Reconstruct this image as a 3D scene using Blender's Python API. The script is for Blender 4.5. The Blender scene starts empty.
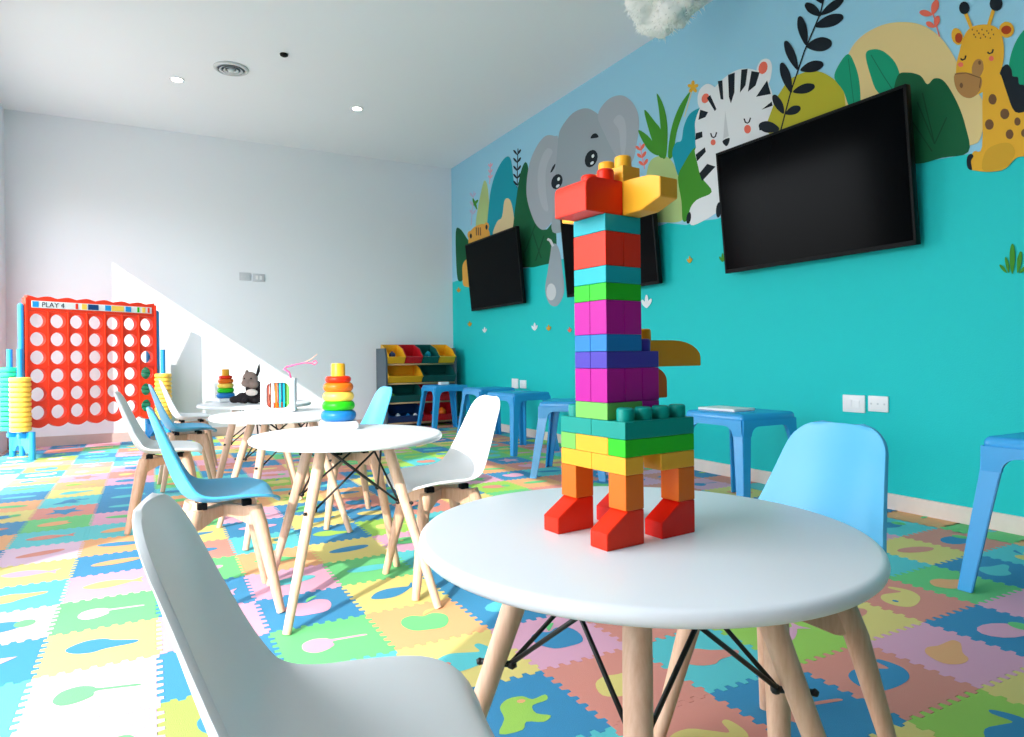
import bpy, bmesh, math, random
from mathutils import Vector, Matrix
random.seed(7)
PI = math.pi
SC = bpy.context.scene
COL = SC.collection

# ------------------------------------------------------------------ materials
def lin(c):
    c /= 255.0
    return c/12.92 if c <= .04045 else ((c+.055)/1.055)**2.4
def rgb(r, g, b): return (lin(r), lin(g), lin(b), 1.0)
MATS = {}
def mat(name, col, rough=.5, spec=.5, metal=0.0, bump=0.0, bscale=60.0, var=0.0, vscale=8.0, coat=0.0, emit=None, estr=0.0, sheen=0.0):
    m = bpy.data.materials.new(name); m.use_nodes = True
    nt = m.node_tree; b = nt.nodes['Principled BSDF']
    c = rgb(*col)
    b.inputs['Base Color'].default_value = c
    b.inputs['Roughness'].default_value = rough
    b.inputs['Specular IOR Level'].default_value = spec
    b.inputs['Metallic'].default_value = metal
    b.inputs['Coat Weight'].default_value = coat
    if sheen: b.inputs['Sheen Weight'].default_value = sheen
    tc = None
    if bump or var: tc = nt.nodes.new('ShaderNodeTexCoord')
    if bump:
        n = nt.nodes.new('ShaderNodeTexNoise'); n.inputs['Scale'].default_value = bscale; n.inputs['Detail'].default_value = 3
        bp = nt.nodes.new('ShaderNodeBump'); bp.inputs['Strength'].default_value = bump; bp.inputs['Distance'].default_value = .01
        nt.links.new(tc.outputs['Object'], n.inputs['Vector']); nt.links.new(n.outputs['Fac'], bp.inputs['Height'])
        nt.links.new(bp.outputs['Normal'], b.inputs['Normal'])
    if var:
        n = nt.nodes.new('ShaderNodeTexNoise'); n.inputs['Scale'].default_value = vscale; n.inputs['Detail'].default_value = 4
        mx = nt.nodes.new('ShaderNodeMix'); mx.data_type = 'RGBA'
        mx.inputs['A'].default_value = tuple(x*(1-var) for x in c[:3])+(1,)
        mx.inputs['B'].default_value = tuple(min(1, x*(1+var)) for x in c[:3])+(1,)
        nt.links.new(tc.outputs['Object'], n.inputs['Vector']); nt.links.new(n.outputs['Fac'], mx.inputs['Factor'])
        nt.links.new(mx.outputs['Result'], b.inputs['Base Color'])
    if emit:
        b.inputs['Emission Color'].default_value = rgb(*emit); b.inputs['Emission Strength'].default_value = estr
    MATS[name] = m
    return m
def wood(name, ca, cb, scale=14.0):
    m = bpy.data.materials.new(name); m.use_nodes = True
    nt = m.node_tree; b = nt.nodes['Principled BSDF']; b.inputs['Roughness'].default_value = .5
    tc = nt.nodes.new('ShaderNodeTexCoord'); mp = nt.nodes.new('ShaderNodeMapping'); mp.inputs['Scale'].default_value = (9, 9, .9)
    n = nt.nodes.new('ShaderNodeTexNoise'); n.inputs['Scale'].default_value = scale; n.inputs['Detail'].default_value = 5; n.inputs['Roughness'].default_value = .6
    r = nt.nodes.new('ShaderNodeValToRGB'); r.color_ramp.elements[0].color = rgb(*ca); r.color_ramp.elements[1].color = rgb(*cb)
    r.color_ramp.elements[0].position = .3; r.color_ramp.elements[1].position = .7
    nt.links.new(tc.outputs['Object'], mp.inputs['Vector']); nt.links.new(mp.outputs['Vector'], n.inputs['Vector'])
    nt.links.new(n.outputs['Fac'], r.inputs['Fac']); nt.links.new(r.outputs['Color'], b.inputs['Base Color'])
    MATS[name] = m
    return m
def M(n): return MATS[n]

# ------------------------------------------------------------------ object helpers
def link(o, parent=None):
    COL.objects.link(o)
    if parent is not None: o.parent = parent
    return o
def tag(o, label=None, cat=None, group=None, kind=None):
    if label: o['label'] = label
    if cat: o['category'] = cat
    if group: o['group'] = group
    if kind: o['kind'] = kind
    return o
def empty(name, loc=(0, 0, 0), rz=0.0):
    o = bpy.data.objects.new(name, None); o.empty_display_size = .05
    o.location = loc; o.rotation_euler = (0, 0, rz)
    return link(o)
def obj(name, bm, mats, parent=None, smooth=False, loc=None, rot=None):
    me = bpy.data.meshes.new(name)
    bmesh.ops.recalc_face_normals(bm, faces=bm.faces)
    bm.to_mesh(me); bm.free()
    for m in (mats if isinstance(mats, (list, tuple)) else [mats]): me.materials.append(M(m) if isinstance(m, str) else m)
    if smooth:
        for p in me.polygons: p.use_smooth = True
    o = bpy.data.objects.new(name, me)
    if loc: o.location = loc
    if rot: o.rotation_euler = rot
    return link(o, parent)
def copy_tree(o, parent=None):
    c = o.copy(); COL.objects.link(c)
    if parent is not None: c.parent = parent
    for ch in list(o.children): copy_tree(ch, c)
    return c
def auto_smooth(o, ang=35):
    for p in o.data.polygons: p.use_smooth = True
    o.data.set_sharp_from_angle(angle=math.radians(ang))
    return o
def box(bm, x0, x1, y0, y1, z0, z1, bev=0.0, seg=2, mi=0, xf=None):
    r = bmesh.ops.create_cube(bm, size=1.0)
    vs = r['verts']
    for v in vs: v.co = Vector(((x0+x1)/2+v.co.x*(x1-x0), (y0+y1)/2+v.co.y*(y1-y0), (z0+z1)/2+v.co.z*(z1-z0)))
    fs = {f for v in vs for f in v.link_faces}
    for f in fs: f.material_index = mi
    if bev > 0:
        es = list({e for v in vs for e in v.link_edges})
        rr = bmesh.ops.bevel(bm, geom=es, offset=bev, segments=seg, profile=.5, affect='EDGES')
        for f in rr['faces']: f.material_index = mi
        vs = list({v for f in rr['faces'] for v in f.verts} | {v for v in vs if v.is_valid})
    if xf is not None:
        for v in vs: v.co = xf @ v.co
    return vs
def prism(bm, pts, axis, a, b, mi=0):
    """extrude a 2-D polygon along an axis; pts are (u,v) in the two other axes in xyz order"""
    def P(u, v, w):
        return {'x': (w, u, v), 'y': (u, w, v), 'z': (u, v, w)}[axis]
    A = [bm.verts.new(P(u, v, a)) for u, v in pts]; B = [bm.verts.new(P(u, v, b)) for u, v in pts]
    n = len(pts)
    fs = [bm.faces.new(A), bm.faces.new(B[::-1])]
    for i in range(n): fs.append(bm.faces.new((A[i], A[(i+1) % n], B[(i+1) % n], B[i])))
    for f in fs: f.material_index = mi
    return A+B
def tube(bm, pts, radii, n=12, cap=True, mi=0, flat=None):
    """swept round tube; radii number or list; flat squashes the section's second axis"""
    P = [Vector(p) for p in pts]
    if not isinstance(radii, (list, tuple)): radii = [radii]*len(P)
    rings = []; prevn = None
    for i, p in enumerate(P):
        t = (P[min(i+1, len(P)-1)]-P[max(i-1, 0)]).normalized()
        if prevn is None:
            ref = Vector((0, 0, 1)) if abs(t.z) < .9 else Vector((1, 0, 0))
            nn = t.cross(ref).normalized()
        else:
            nn = (prevn-t*prevn.dot(t)).normalized()
        prevn = nn; bb = t.cross(nn)
        k = flat if flat else 1.0
        rings.append([bm.verts.new(p+nn*math.cos(2*PI*j/n)*radii[i]+bb*math.sin(2*PI*j/n)*radii[i]*k) for j in range(n)])
    fs = []
    for a, b in zip(rings, rings[1:]):
        for j in range(n): fs.append(bm.faces.new((a[j], a[(j+1) % n], b[(j+1) % n], b[j])))
    if cap: fs += [bm.faces.new(rings[0][::-1]), bm.faces.new(rings[-1])]
    for f in fs: f.material_index = mi
    return rings
def lathe(bm, prof, n=32, c=(0, 0, 0), mi=0):
    rings = []
    for r, z in prof:
        if r < 1e-6: rings.append([bm.verts.new((c[0], c[1], c[2]+z))])
        else: rings.append([bm.verts.new((c[0]+r*math.cos(2*PI*j/n), c[1]+r*math.sin(2*PI*j/n), c[2]+z)) for j in range(n)])
    for a, b in zip(rings, rings[1:]):
        for j in range(n):
            k = (j+1) % n
            if len(a) == 1 and len(b) == 1: continue
            if len(a) == 1: f = bm.faces.new((a[0], b[k], b[j]))
            elif len(b) == 1: f = bm.faces.new((a[j], a[k], b[0]))
            else: f = bm.faces.new((a[j], a[k], b[k], b[j]))
            f.material_index = mi
def ball(bm, c, r, sub=2, sc=(1, 1, 1), mi=0):
    rr = bmesh.ops.create_icosphere(bm, subdivisions=sub, radius=r)
    for v in rr['verts']: v.co = Vector((c[0]+v.co.x*sc[0], c[1]+v.co.y*sc[1], c[2]+v.co.z*sc[2]))
    for f in {f for v in rr['verts'] for f in v.link_faces}: f.material_index = mi
def catmull(pts, sub=4):
    n = len(pts); out = []
    for i in range(n):
        p0, p1, p2, p3 = (Vector(pts[(i+k-1) % n]) for k in range(4))
        for s in range(sub):
            t = s/sub
            out.append(.5*((2*p1)+(p2-p0)*t+(2*p0-5*p1+4*p2-p3)*t*t+(3*p1-p0-3*p2+p3)*t**3))
    return out
def flatpoly(bm, pts, f3, mi=0):
    vs = [bm.verts.new(f3(p)) for p in pts]
    f = bm.faces.new(vs); f.material_index = mi
    return f

# ------------------------------------------------------------------ palette
mat('wall_white', (235, 238, 244), .85, .2, bump=.08, bscale=180)
mat('ceiling_white', (238, 241, 247), .9, .2)
mat('teal_paint', (18, 196, 196), .62, .3, bump=.12, bscale=150)
mat('sky_paint', (150, 205, 230), .7, .25, bump=.12, bscale=150)
mat('skirting_stone', (226, 212, 202), .6, .3, var=.06, vscale=25)
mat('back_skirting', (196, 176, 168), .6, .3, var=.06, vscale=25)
mat('floor_screed', (205, 196, 186), .8, .2)
mat('front_wall_darkened', (92, 104, 112), .8, .2)  # unseen wall behind the camera, coloured dark to cut bounce light
mat('frame_white', (238, 240, 242), .45)
mat('plastic_white', (236, 238, 240), .34, .5)
mat('table_white', (232, 235, 240), .33, .45)
mat('chair_blue', (78, 172, 214), .36, .5)
mat('stool_blue', (44, 154, 218), .27, .7)
mat('black_metal', (14, 15, 17), .45)
mat('black_plastic', (8, 9, 11), .5, .15)
mat('screen_black', (3, 4, 6), .14, .035)
mat('grey_plastic', (204, 210, 214), .5)
wood('beech', (206, 160, 130), (224, 184, 156))
wood('beech_table', (212, 168, 140), (230, 192, 166))
for n, c in dict(egrey=(150, 163, 172), egrey2=(160, 170, 180), egrey3=(172, 181, 190), egrey4=(200, 205, 210), ink=(14, 26, 36), white=(225, 232, 236),
                 palegreen=(172, 196, 130), tealhill=(10, 150, 170), beige=(216, 196, 150), pinkp=(222, 160, 178), lilac=(180, 178, 210), green=(62, 140, 38),
                 dgreen=(8, 92, 56), vein=(4, 70, 44), vein2=(8, 110, 80), lion=(222, 164, 70), brown=(110, 78, 50), coral=(232, 110, 90), sand=(222, 198, 138),
                 gold=(226, 170, 48), gold2=(206, 158, 44), zwhite=(224, 228, 232), olive=(178, 172, 44), leaf=(10, 150, 112), rust=(170, 62, 24), tan=(172, 126, 72)).items():
    mat('paint_'+n, c, .7, .25)
for n, c in dict(B=(64, 140, 184), P=(224, 166, 190), S=(220, 144, 130), Y=(226, 206, 126), G=(112, 200, 128), L=(160, 204, 92), C=(96, 196, 202), O=(234, 172, 122), W=(224, 190, 210)).items():
    mat('foam_'+n, c, .75, .25, bump=.25, bscale=420)
for n, c in dict(red=(228, 44, 12), dred=(218, 26, 12), orange=(224, 106, 22), yellow=(233, 168, 44), gold=(232, 154, 16), lime=(112, 182, 84), green=(40, 186, 26), teal=(4, 142, 130), cyan=(24, 166, 178),
                 magenta=(178, 0, 142), purple=(70, 56, 164), blue=(30, 116, 184)).items():
    mat('brick_'+n, c, .34, .22)
mat('game_red', (240, 58, 28), .4); mat('game_blue', (30, 146, 216), .4); mat('disc_yellow', (250, 206, 84), .4); mat('disc_green', (30, 190, 140), .4)
mat('plate_grey', (196, 200, 206), .5)
mat('label_white', (226, 230, 232), .5); mat('label_ink', (24, 40, 60), .5)
mat('rack_grey', (78, 92, 104), .55); mat('dowel_tan', (190, 160, 120), .5)
mat('bin_yellow', (246, 184, 34), .4); mat('bin_red', (204, 26, 40), .4); mat('bin_green', (14, 96, 92), .4); mat('bin_blue', (18, 62, 118), .4)
mat('plush_dark', (52, 46, 48), .95, .1, bump=.5, bscale=90); mat('plush_taupe', (148, 128, 120), .95, .1, bump=.5, bscale=90); mat('plush_cream', (226, 214, 206), .95, .1)
mat('pink_ribbon', (232, 96, 150), .6); mat('peach_ribbon', (246, 190, 170), .6); mat('violet_ribbon', (150, 110, 170), .6)
mat('cloud_fluff', (246, 248, 246), .95, .1)
mat('lamp_glow', (255, 255, 250), .5, emit=(255, 250, 240), estr=30.0)
mat('book_white', (240, 240, 238), .5)
WORLD, SUN, LAMP, EXPO = 7.2, 5.0, 2.5, 0.19
MURAL = [
('painted_hill', [('palegreen',1,[(6.455,2.223),(6.379,2.426),(6.271,2.618),(6.21,2.639),(6.152,2.529),(6.114,2.22),(6.118,2.04),(6.425,2.03)])]),
('painted_hill', [('tealhill',1,[(6.172,2.019),(6.136,2.375),(6.04,2.592),(5.88,2.727),(5.728,2.764),(5.642,2.692),(5.595,2.483),(5.507,2.379),(5.511,2.241),(5.545,1.97),(5.869,1.881)])]),
('painted_rock', [('beige',1,[(6.054,2.029),(5.956,2.154),(5.85,2.183),(5.798,2.331),(5.72,2.343),(5.646,2.27),(5.593,2.063),(5.618,1.983),(5.807,1.929)])]),
('painted_sprig', [('ink',0,[(5.518,2.783),(5.533,2.607),(5.543,2.409),(5.526,2.405),(5.516,2.602),(5.501,2.778)]),
  ('ink',1,[(5.522,2.72),(5.533,2.743),(5.556,2.769),(5.585,2.788),(5.599,2.793),(5.603,2.787),(5.588,2.766),(5.558,2.741)]),
  ('ink',1,[(5.516,2.724),(5.485,2.726),(5.46,2.736),(5.45,2.749),(5.455,2.756),(5.468,2.76),(5.492,2.755),(5.511,2.742)]),
  ('ink',1,[(5.524,2.643),(5.534,2.666),(5.558,2.691),(5.587,2.71),(5.601,2.715),(5.604,2.709),(5.59,2.688),(5.559,2.663)]),
  ('ink',1,[(5.518,2.647),(5.486,2.65),(5.462,2.659),(5.452,2.673),(5.456,2.68),(5.47,2.683),(5.494,2.678),(5.513,2.665)]),
  ('ink',1,[(5.525,2.566),(5.536,2.589),(5.56,2.614),(5.589,2.633),(5.603,2.636),(5.606,2.63),(5.591,2.61),(5.561,2.585)]),
  ('ink',1,[(5.52,2.57),(5.488,2.573),(5.463,2.583),(5.454,2.596),(5.458,2.604),(5.471,2.606),(5.496,2.601),(5.514,2.588)]),
  ('ink',1,[(5.527,2.489),(5.538,2.511),(5.562,2.536),(5.591,2.555),(5.605,2.558),(5.608,2.552),(5.593,2.532),(5.563,2.508)]),
  ('ink',1,[(5.522,2.493),(5.49,2.496),(5.465,2.506),(5.455,2.52),(5.46,2.527),(5.473,2.53),(5.498,2.524),(5.516,2.511)]),
  ('ink',1,[(5.529,2.423),(5.539,2.445),(5.563,2.469),(5.592,2.488),(5.606,2.491),(5.61,2.485),(5.595,2.465),(5.564,2.441)]),
  ('ink',1,[(5.523,2.427),(5.491,2.43),(5.467,2.44),(5.457,2.454),(5.461,2.461),(5.475,2.464),(5.499,2.458),(5.518,2.444)])]),
('painted_sprig', [('pinkp',0,[(6.097,2.8),(6.106,2.683),(6.128,2.584),(6.109,2.578),(6.087,2.678),(6.077,2.795)]),
  ('pinkp',1,[(6.095,2.752),(6.097,2.766),(6.109,2.783),(6.128,2.796),(6.139,2.8),(6.144,2.796),(6.138,2.783),(6.119,2.766)]),
  ('pinkp',1,[(6.095,2.752),(6.068,2.754),(6.047,2.763),(6.038,2.774),(6.042,2.78),(6.053,2.782),(6.074,2.777),(6.09,2.766)]),
  ('pinkp',1,[(6.096,2.692),(6.098,2.707),(6.111,2.723),(6.13,2.737),(6.141,2.74),(6.145,2.737),(6.139,2.723),(6.121,2.706)]),
  ('pinkp',1,[(6.096,2.692),(6.069,2.695),(6.048,2.704),(6.04,2.715),(6.043,2.721),(6.055,2.723),(6.076,2.718),(6.091,2.707)]),
  ('pinkp',1,[(6.097,2.633),(6.099,2.647),(6.112,2.664),(6.131,2.677),(6.142,2.68),(6.147,2.677),(6.141,2.663),(6.122,2.647)]),
  ('pinkp',1,[(6.097,2.633),(6.07,2.636),(6.049,2.644),(6.041,2.656),(6.045,2.661),(6.056,2.663),(6.077,2.659),(6.093,2.647)])]),
('painted_sprig', [('lilac',0,[(6.5,2.594),(6.548,2.399),(6.582,2.231),(6.56,2.227),(6.526,2.394),(6.478,2.589)]),
  ('lilac',1,[(6.519,2.532),(6.523,2.553),(6.544,2.576),(6.574,2.595),(6.591,2.599),(6.598,2.594),(6.587,2.574),(6.558,2.551)]),
  ('lilac',1,[(6.519,2.532),(6.48,2.534),(6.451,2.544),(6.44,2.558),(6.447,2.566),(6.463,2.569),(6.493,2.565),(6.514,2.551)]),
  ('lilac',1,[(6.522,2.438),(6.526,2.459),(6.546,2.482),(6.576,2.5),(6.593,2.504),(6.6,2.499),(6.59,2.479),(6.56,2.457)]),
  ('lilac',1,[(6.522,2.438),(6.483,2.44),(6.453,2.45),(6.442,2.464),(6.449,2.473),(6.465,2.476),(6.495,2.471),(6.517,2.457)]),
  ('lilac',1,[(6.524,2.344),(6.528,2.364),(6.549,2.387),(6.578,2.405),(6.596,2.409),(6.603,2.403),(6.592,2.384),(6.563,2.362)]),
  ('lilac',1,[(6.524,2.344),(6.485,2.346),(6.456,2.357),(6.445,2.371),(6.451,2.379),(6.468,2.382),(6.498,2.377),(6.519,2.362)]),
  ('green',1,[(6.507,2.438),(6.453,2.438),(6.408,2.449),(6.387,2.465),(6.392,2.476),(6.414,2.481),(6.457,2.477),(6.492,2.461)]),
  ('green',1,[(6.416,2.372),(6.423,2.415),(6.453,2.466),(6.496,2.508),(6.52,2.52),(6.529,2.51),(6.513,2.469),(6.471,2.417)])]),
('painted_leaf', [('dgreen',1,[(6.987,2.222),(6.874,2.249),(6.693,2.113),(6.562,1.989),(6.624,1.871),(6.749,1.693),(6.875,1.636),(6.968,1.736)])]),
('painted_lion', [('lion',1,[(6.808,1.815),(6.699,1.868),(6.582,1.808),(6.468,1.723),(6.437,1.548),(6.768,1.572),(6.811,1.684)]),
  ('lion',1,[(6.648,2.099),(6.565,2.18),(6.42,2.201),(6.261,2.187),(6.156,2.113),(6.119,2.025),(6.188,1.901),(6.572,1.895)]),
  ('lion',0,[(6.537,2.118),(6.544,2.1),(6.563,2.088),(6.589,2.084),(6.619,2.089),(6.645,2.102),(6.663,2.12),(6.67,2.141),(6.662,2.159),(6.643,2.172),(6.616,2.175),(6.587,2.17),(6.561,2.157),(6.543,2.138)]),
  ('lion',0,[(6.136,2.14),(6.142,2.122),(6.159,2.111),(6.183,2.107),(6.209,2.112),(6.233,2.124),(6.25,2.142),(6.255,2.162),(6.249,2.179),(6.232,2.191),(6.207,2.194),(6.181,2.189),(6.157,2.177),(6.141,2.159)]),
  ('ink',0,[(6.552,2.108),(6.555,2.096),(6.563,2.088),(6.575,2.084),(6.588,2.086),(6.6,2.094),(6.608,2.105),(6.61,2.118),(6.607,2.13),(6.599,2.138),(6.587,2.142),(6.574,2.14),(6.562,2.132),(6.555,2.121)]),
  ('ink',0,[(6.169,2.137),(6.172,2.125),(6.179,2.117),(6.19,2.114),(6.202,2.116),(6.212,2.123),(6.22,2.134),(6.222,2.146),(6.219,2.158),(6.211,2.166),(6.2,2.169),(6.189,2.167),(6.178,2.16),(6.171,2.149)]),
  ('brown',0,[(6.456,2.186),(6.451,2.097),(6.423,2.093),(6.428,2.181)]),
  ('brown',0,[(6.407,2.177),(6.402,2.089),(6.374,2.084),(6.379,2.172)]),
  ('brown',0,[(6.358,2.168),(6.353,2.08),(6.326,2.076),(6.33,2.163)])]),
('painted_leaf', [('dgreen',1,[(5.66,1.905),(5.616,2.067),(5.566,2.253),(5.477,2.509),(5.382,2.61),(5.32,2.551),(5.313,2.387),(5.245,2.158),(5.05,1.91),(4.878,1.942),(4.847,1.672),(4.904,1.6),(5.105,1.593),(5.309,1.601),(5.58,1.669)]),
  ('vein',0,[(5.207,1.992),(5.411,1.758),(5.391,1.751),(5.188,1.985)]),
  ('vein',0,[(5.06,1.861),(5.214,1.649),(5.195,1.643),(5.042,1.855)]),
  ('vein',0,[(5.26,1.919),(5.113,1.658),(5.095,1.659),(5.24,1.919)])]),
('painted_elephant', [('egrey',1,[(4.909,1.865),(4.912,2.058),(4.901,2.249),(4.863,2.393),(4.832,2.557),(4.805,2.663),(4.753,2.742),(4.586,2.808),(4.399,2.79),(4.253,2.705),(4.142,2.599),(4.01,2.44),(3.859,2.248),(3.812,2.074),(3.915,1.919),(4.327,1.868),(4.67,1.841)]),
  ('egrey2',1,[(4.805,2.663),(4.857,2.702),(4.999,2.749),(5.149,2.707),(5.288,2.585),(5.353,2.396),(5.336,2.228),(5.211,2.008),(5.072,1.913),(4.95,1.94),(4.899,2.017),(4.867,2.202),(4.845,2.427)]),
  ('egrey3',1,[(4.895,2.575),(4.983,2.629),(5.084,2.569),(5.147,2.447),(5.14,2.265),(5.068,2.11),(4.977,2.071),(5.01,2.235),(5.013,2.412),(4.975,2.5)]),
  ('egrey2',1,[(4.231,2.672),(4.112,2.751),(3.952,2.735),(3.827,2.65),(3.75,2.535),(3.738,2.42),(3.764,2.317),(3.81,2.202),(3.91,2.18),(4.038,2.331),(4.144,2.498)]),
  ('egrey3',1,[(4.034,2.564),(3.968,2.592),(3.904,2.538),(3.881,2.433),(3.895,2.307),(3.935,2.252),(3.954,2.356),(3.97,2.477)]),
  ('ink',0,[(4.75,2.258),(4.777,2.238),(4.814,2.229),(4.855,2.233),(4.891,2.248),(4.916,2.273),(4.923,2.302),(4.912,2.33),(4.884,2.35),(4.846,2.358),(4.806,2.354),(4.77,2.337),(4.747,2.313),(4.74,2.284)]),
  ('white',0,[(4.783,2.301),(4.793,2.294),(4.807,2.294),(4.819,2.299),(4.824,2.308),(4.822,2.318),(4.811,2.324),(4.798,2.325),(4.786,2.319),(4.78,2.31)]),
  ('white',0,[(4.791,2.258),(4.788,2.25),(4.797,2.243),(4.813,2.239),(4.831,2.24),(4.844,2.246),(4.847,2.254),(4.838,2.262),(4.821,2.265),(4.803,2.264)]),
  ('ink',0,[(4.248,2.319),(4.274,2.297),(4.31,2.288),(4.349,2.291),(4.384,2.308),(4.407,2.335),(4.413,2.366),(4.402,2.395),(4.375,2.416),(4.338,2.425),(4.299,2.42),(4.265,2.403),(4.243,2.377),(4.237,2.347)]),
  ('white',0,[(4.284,2.362),(4.292,2.357),(4.304,2.356),(4.314,2.361),(4.319,2.37),(4.317,2.379),(4.308,2.384),(4.296,2.385),(4.286,2.38),(4.282,2.371)]),
  ('white',0,[(4.29,2.323),(4.288,2.316),(4.295,2.309),(4.309,2.306),(4.325,2.307),(4.336,2.313),(4.338,2.32),(4.33,2.327),(4.316,2.33),(4.301,2.329)]),
  ('ink',1,[(4.934,2.402),(4.897,2.441),(4.851,2.457),(4.862,2.428),(4.905,2.4)]),
  ('ink',1,[(4.33,2.523),(4.3,2.546),(4.251,2.537),(4.223,2.501),(4.271,2.506)]),
  ('egrey',1,[(4.949,1.675),(4.924,1.747),(4.855,1.749),(4.793,1.664),(4.76,1.511),(4.738,1.311),(4.848,1.205),(4.977,1.236),(5.042,1.365),(5.0,1.515)]),
  ('egrey4',0,[(4.863,1.327),(4.872,1.295),(4.894,1.271),(4.926,1.259),(4.962,1.262),(4.994,1.279),(5.016,1.308),(5.023,1.342),(5.014,1.375),(4.991,1.4),(4.958,1.411),(4.923,1.407),(4.892,1.389),(4.87,1.361)]),
  ('egrey4',0,[(5.005,1.809),(4.964,1.79),(4.92,1.734),(4.883,1.738),(4.93,1.799),(4.983,1.825)])]),
('painted_hill', [('palegreen',1,[(3.695,1.872),(3.664,2.053),(3.621,2.143),(3.53,2.156),(3.423,2.108),(3.358,2.005),(3.309,1.846),(3.295,1.669),(3.494,1.684),(3.651,1.737)])]),
('painted_grass', [('green',1,[(3.745,2.407),(3.618,2.308),(3.53,2.164),(3.62,2.212),(3.699,2.31)]),
  ('green',1,[(3.679,2.53),(3.571,2.413),(3.501,2.315),(3.487,2.144),(3.539,2.166),(3.613,2.319)]),
  ('green',1,[(3.545,2.601),(3.477,2.488),(3.441,2.326),(3.457,2.136),(3.504,2.152),(3.51,2.333),(3.525,2.474)]),
  ('green',1,[(3.225,2.493),(3.29,2.38),(3.353,2.269),(3.393,2.118),(3.44,2.128),(3.42,2.26),(3.377,2.365),(3.31,2.448)])]),
('painted_sprig', [('pinkp',0,[(3.737,2.308),(3.715,2.207),(3.686,2.104),(3.673,2.103),(3.701,2.205),(3.723,2.306)]),
  ('coral',1,[(3.724,2.251),(3.731,2.269),(3.747,2.286),(3.766,2.297),(3.776,2.298),(3.779,2.292),(3.769,2.277),(3.749,2.261)]),
  ('coral',1,[(3.724,2.251),(3.7,2.254),(3.682,2.264),(3.676,2.278),(3.681,2.286),(3.692,2.289),(3.71,2.284),(3.722,2.269)]),
  ('coral',1,[(3.709,2.192),(3.715,2.209),(3.731,2.226),(3.75,2.237),(3.76,2.238),(3.763,2.232),(3.754,2.216),(3.733,2.201)]),
  ('coral',1,[(3.709,2.192),(3.684,2.194),(3.667,2.205),(3.661,2.219),(3.666,2.227),(3.676,2.229),(3.695,2.224),(3.707,2.21)]),
  ('coral',1,[(3.691,2.132),(3.697,2.149),(3.713,2.166),(3.732,2.177),(3.742,2.177),(3.745,2.171),(3.735,2.156),(3.715,2.141)]),
  ('coral',1,[(3.691,2.132),(3.667,2.135),(3.649,2.145),(3.643,2.159),(3.648,2.167),(3.659,2.17),(3.677,2.164),(3.689,2.15)])]),
('painted_flower', [('sand',0,[(3.207,2.51),(3.248,2.424),(3.283,2.349),(3.275,2.345),(3.24,2.42),(3.2,2.505)]),
  ('gold',1,[(3.199,2.518),(3.187,2.526),(3.184,2.539),(3.19,2.554),(3.199,2.56),(3.207,2.56),(3.214,2.551),(3.212,2.535)]),
  ('gold',1,[(3.199,2.518),(3.181,2.506),(3.163,2.502),(3.152,2.506),(3.152,2.513),(3.158,2.52),(3.174,2.527),(3.189,2.526)]),
  ('gold',1,[(3.199,2.518),(3.201,2.503),(3.194,2.487),(3.18,2.475),(3.171,2.472),(3.165,2.476),(3.168,2.489),(3.18,2.505)]),
  ('gold',1,[(3.199,2.518),(3.219,2.519),(3.232,2.513),(3.235,2.502),(3.23,2.494),(3.22,2.49),(3.206,2.491),(3.198,2.502)]),
  ('gold',1,[(3.199,2.518),(3.209,2.534),(3.225,2.546),(3.241,2.551),(3.247,2.549),(3.247,2.542),(3.236,2.529),(3.218,2.52)])]),
('painted_leaf', [('tealhill',1,[(3.398,2.145),(3.364,2.198),(3.31,2.2),(3.287,2.283),(3.233,2.35),(3.141,2.359),(3.082,2.328),(3.123,2.171),(3.175,2.097),(3.249,2.026),(3.335,1.963),(3.382,2.077)])]),
('painted_leaf', [('green',1,[(3.189,2.116),(3.142,2.027),(3.108,1.884),(3.012,1.78),(3.15,1.756),(3.224,1.727),(3.265,1.654),(3.307,1.665),(3.316,1.792),(3.346,1.958),(3.291,2.037)])]),
('painted_zebra', [('zwhite',1,[(3.16,2.423),(3.139,2.478),(3.079,2.492),(3.018,2.451),(2.994,2.393),(3.043,2.315),(3.137,2.355)]),
  ('zwhite',1,[(2.693,2.42),(2.668,2.466),(2.626,2.468),(2.591,2.435),(2.586,2.377),(2.612,2.314),(2.67,2.329)]),
  ('zwhite',1,[(3.183,2.22),(3.182,2.287),(3.137,2.362),(3.061,2.417),(2.965,2.466),(2.873,2.485),(2.785,2.473),(2.685,2.419),(2.618,2.33),(2.583,2.244),(2.573,2.122),(2.559,2.012),(2.58,1.886),(2.742,1.876),(2.881,1.941),(3.01,1.933),(3.142,2.012),(3.179,2.113)]),
  ('zwhite',1,[(3.179,2.113),(3.162,1.988),(3.131,1.905),(3.047,1.793),(3.18,1.769),(3.243,1.711),(3.23,1.615),(3.102,1.627),(3.005,1.652),(2.885,1.659),(2.828,1.871),(2.99,2.0)]),
  ('coral',0,[(3.063,2.386),(3.072,2.377),(3.086,2.373),(3.101,2.376),(3.114,2.384),(3.123,2.397),(3.125,2.411),(3.122,2.423),(3.112,2.433),(3.099,2.436),(3.084,2.433),(3.071,2.425),(3.062,2.413),(3.059,2.399)]),
  ('coral',0,[(2.616,2.404),(2.624,2.392),(2.637,2.387),(2.651,2.388),(2.664,2.396),(2.674,2.409),(2.678,2.425),(2.675,2.441),(2.667,2.453),(2.655,2.459),(2.64,2.457),(2.627,2.449),(2.618,2.436),(2.614,2.42)]),
  ('ink',0,[(3.08,2.402),(3.051,2.411),(3.001,2.305),(3.014,2.295)]),
  ('ink',0,[(2.987,2.474),(2.95,2.466),(2.944,2.343),(2.966,2.354)]),
  ('ink',0,[(2.905,2.482),(2.852,2.476),(2.857,2.357),(2.885,2.299),(2.9,2.345)]),
  ('ink',0,[(2.802,2.474),(2.755,2.46),(2.773,2.368),(2.815,2.339)]),
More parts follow.
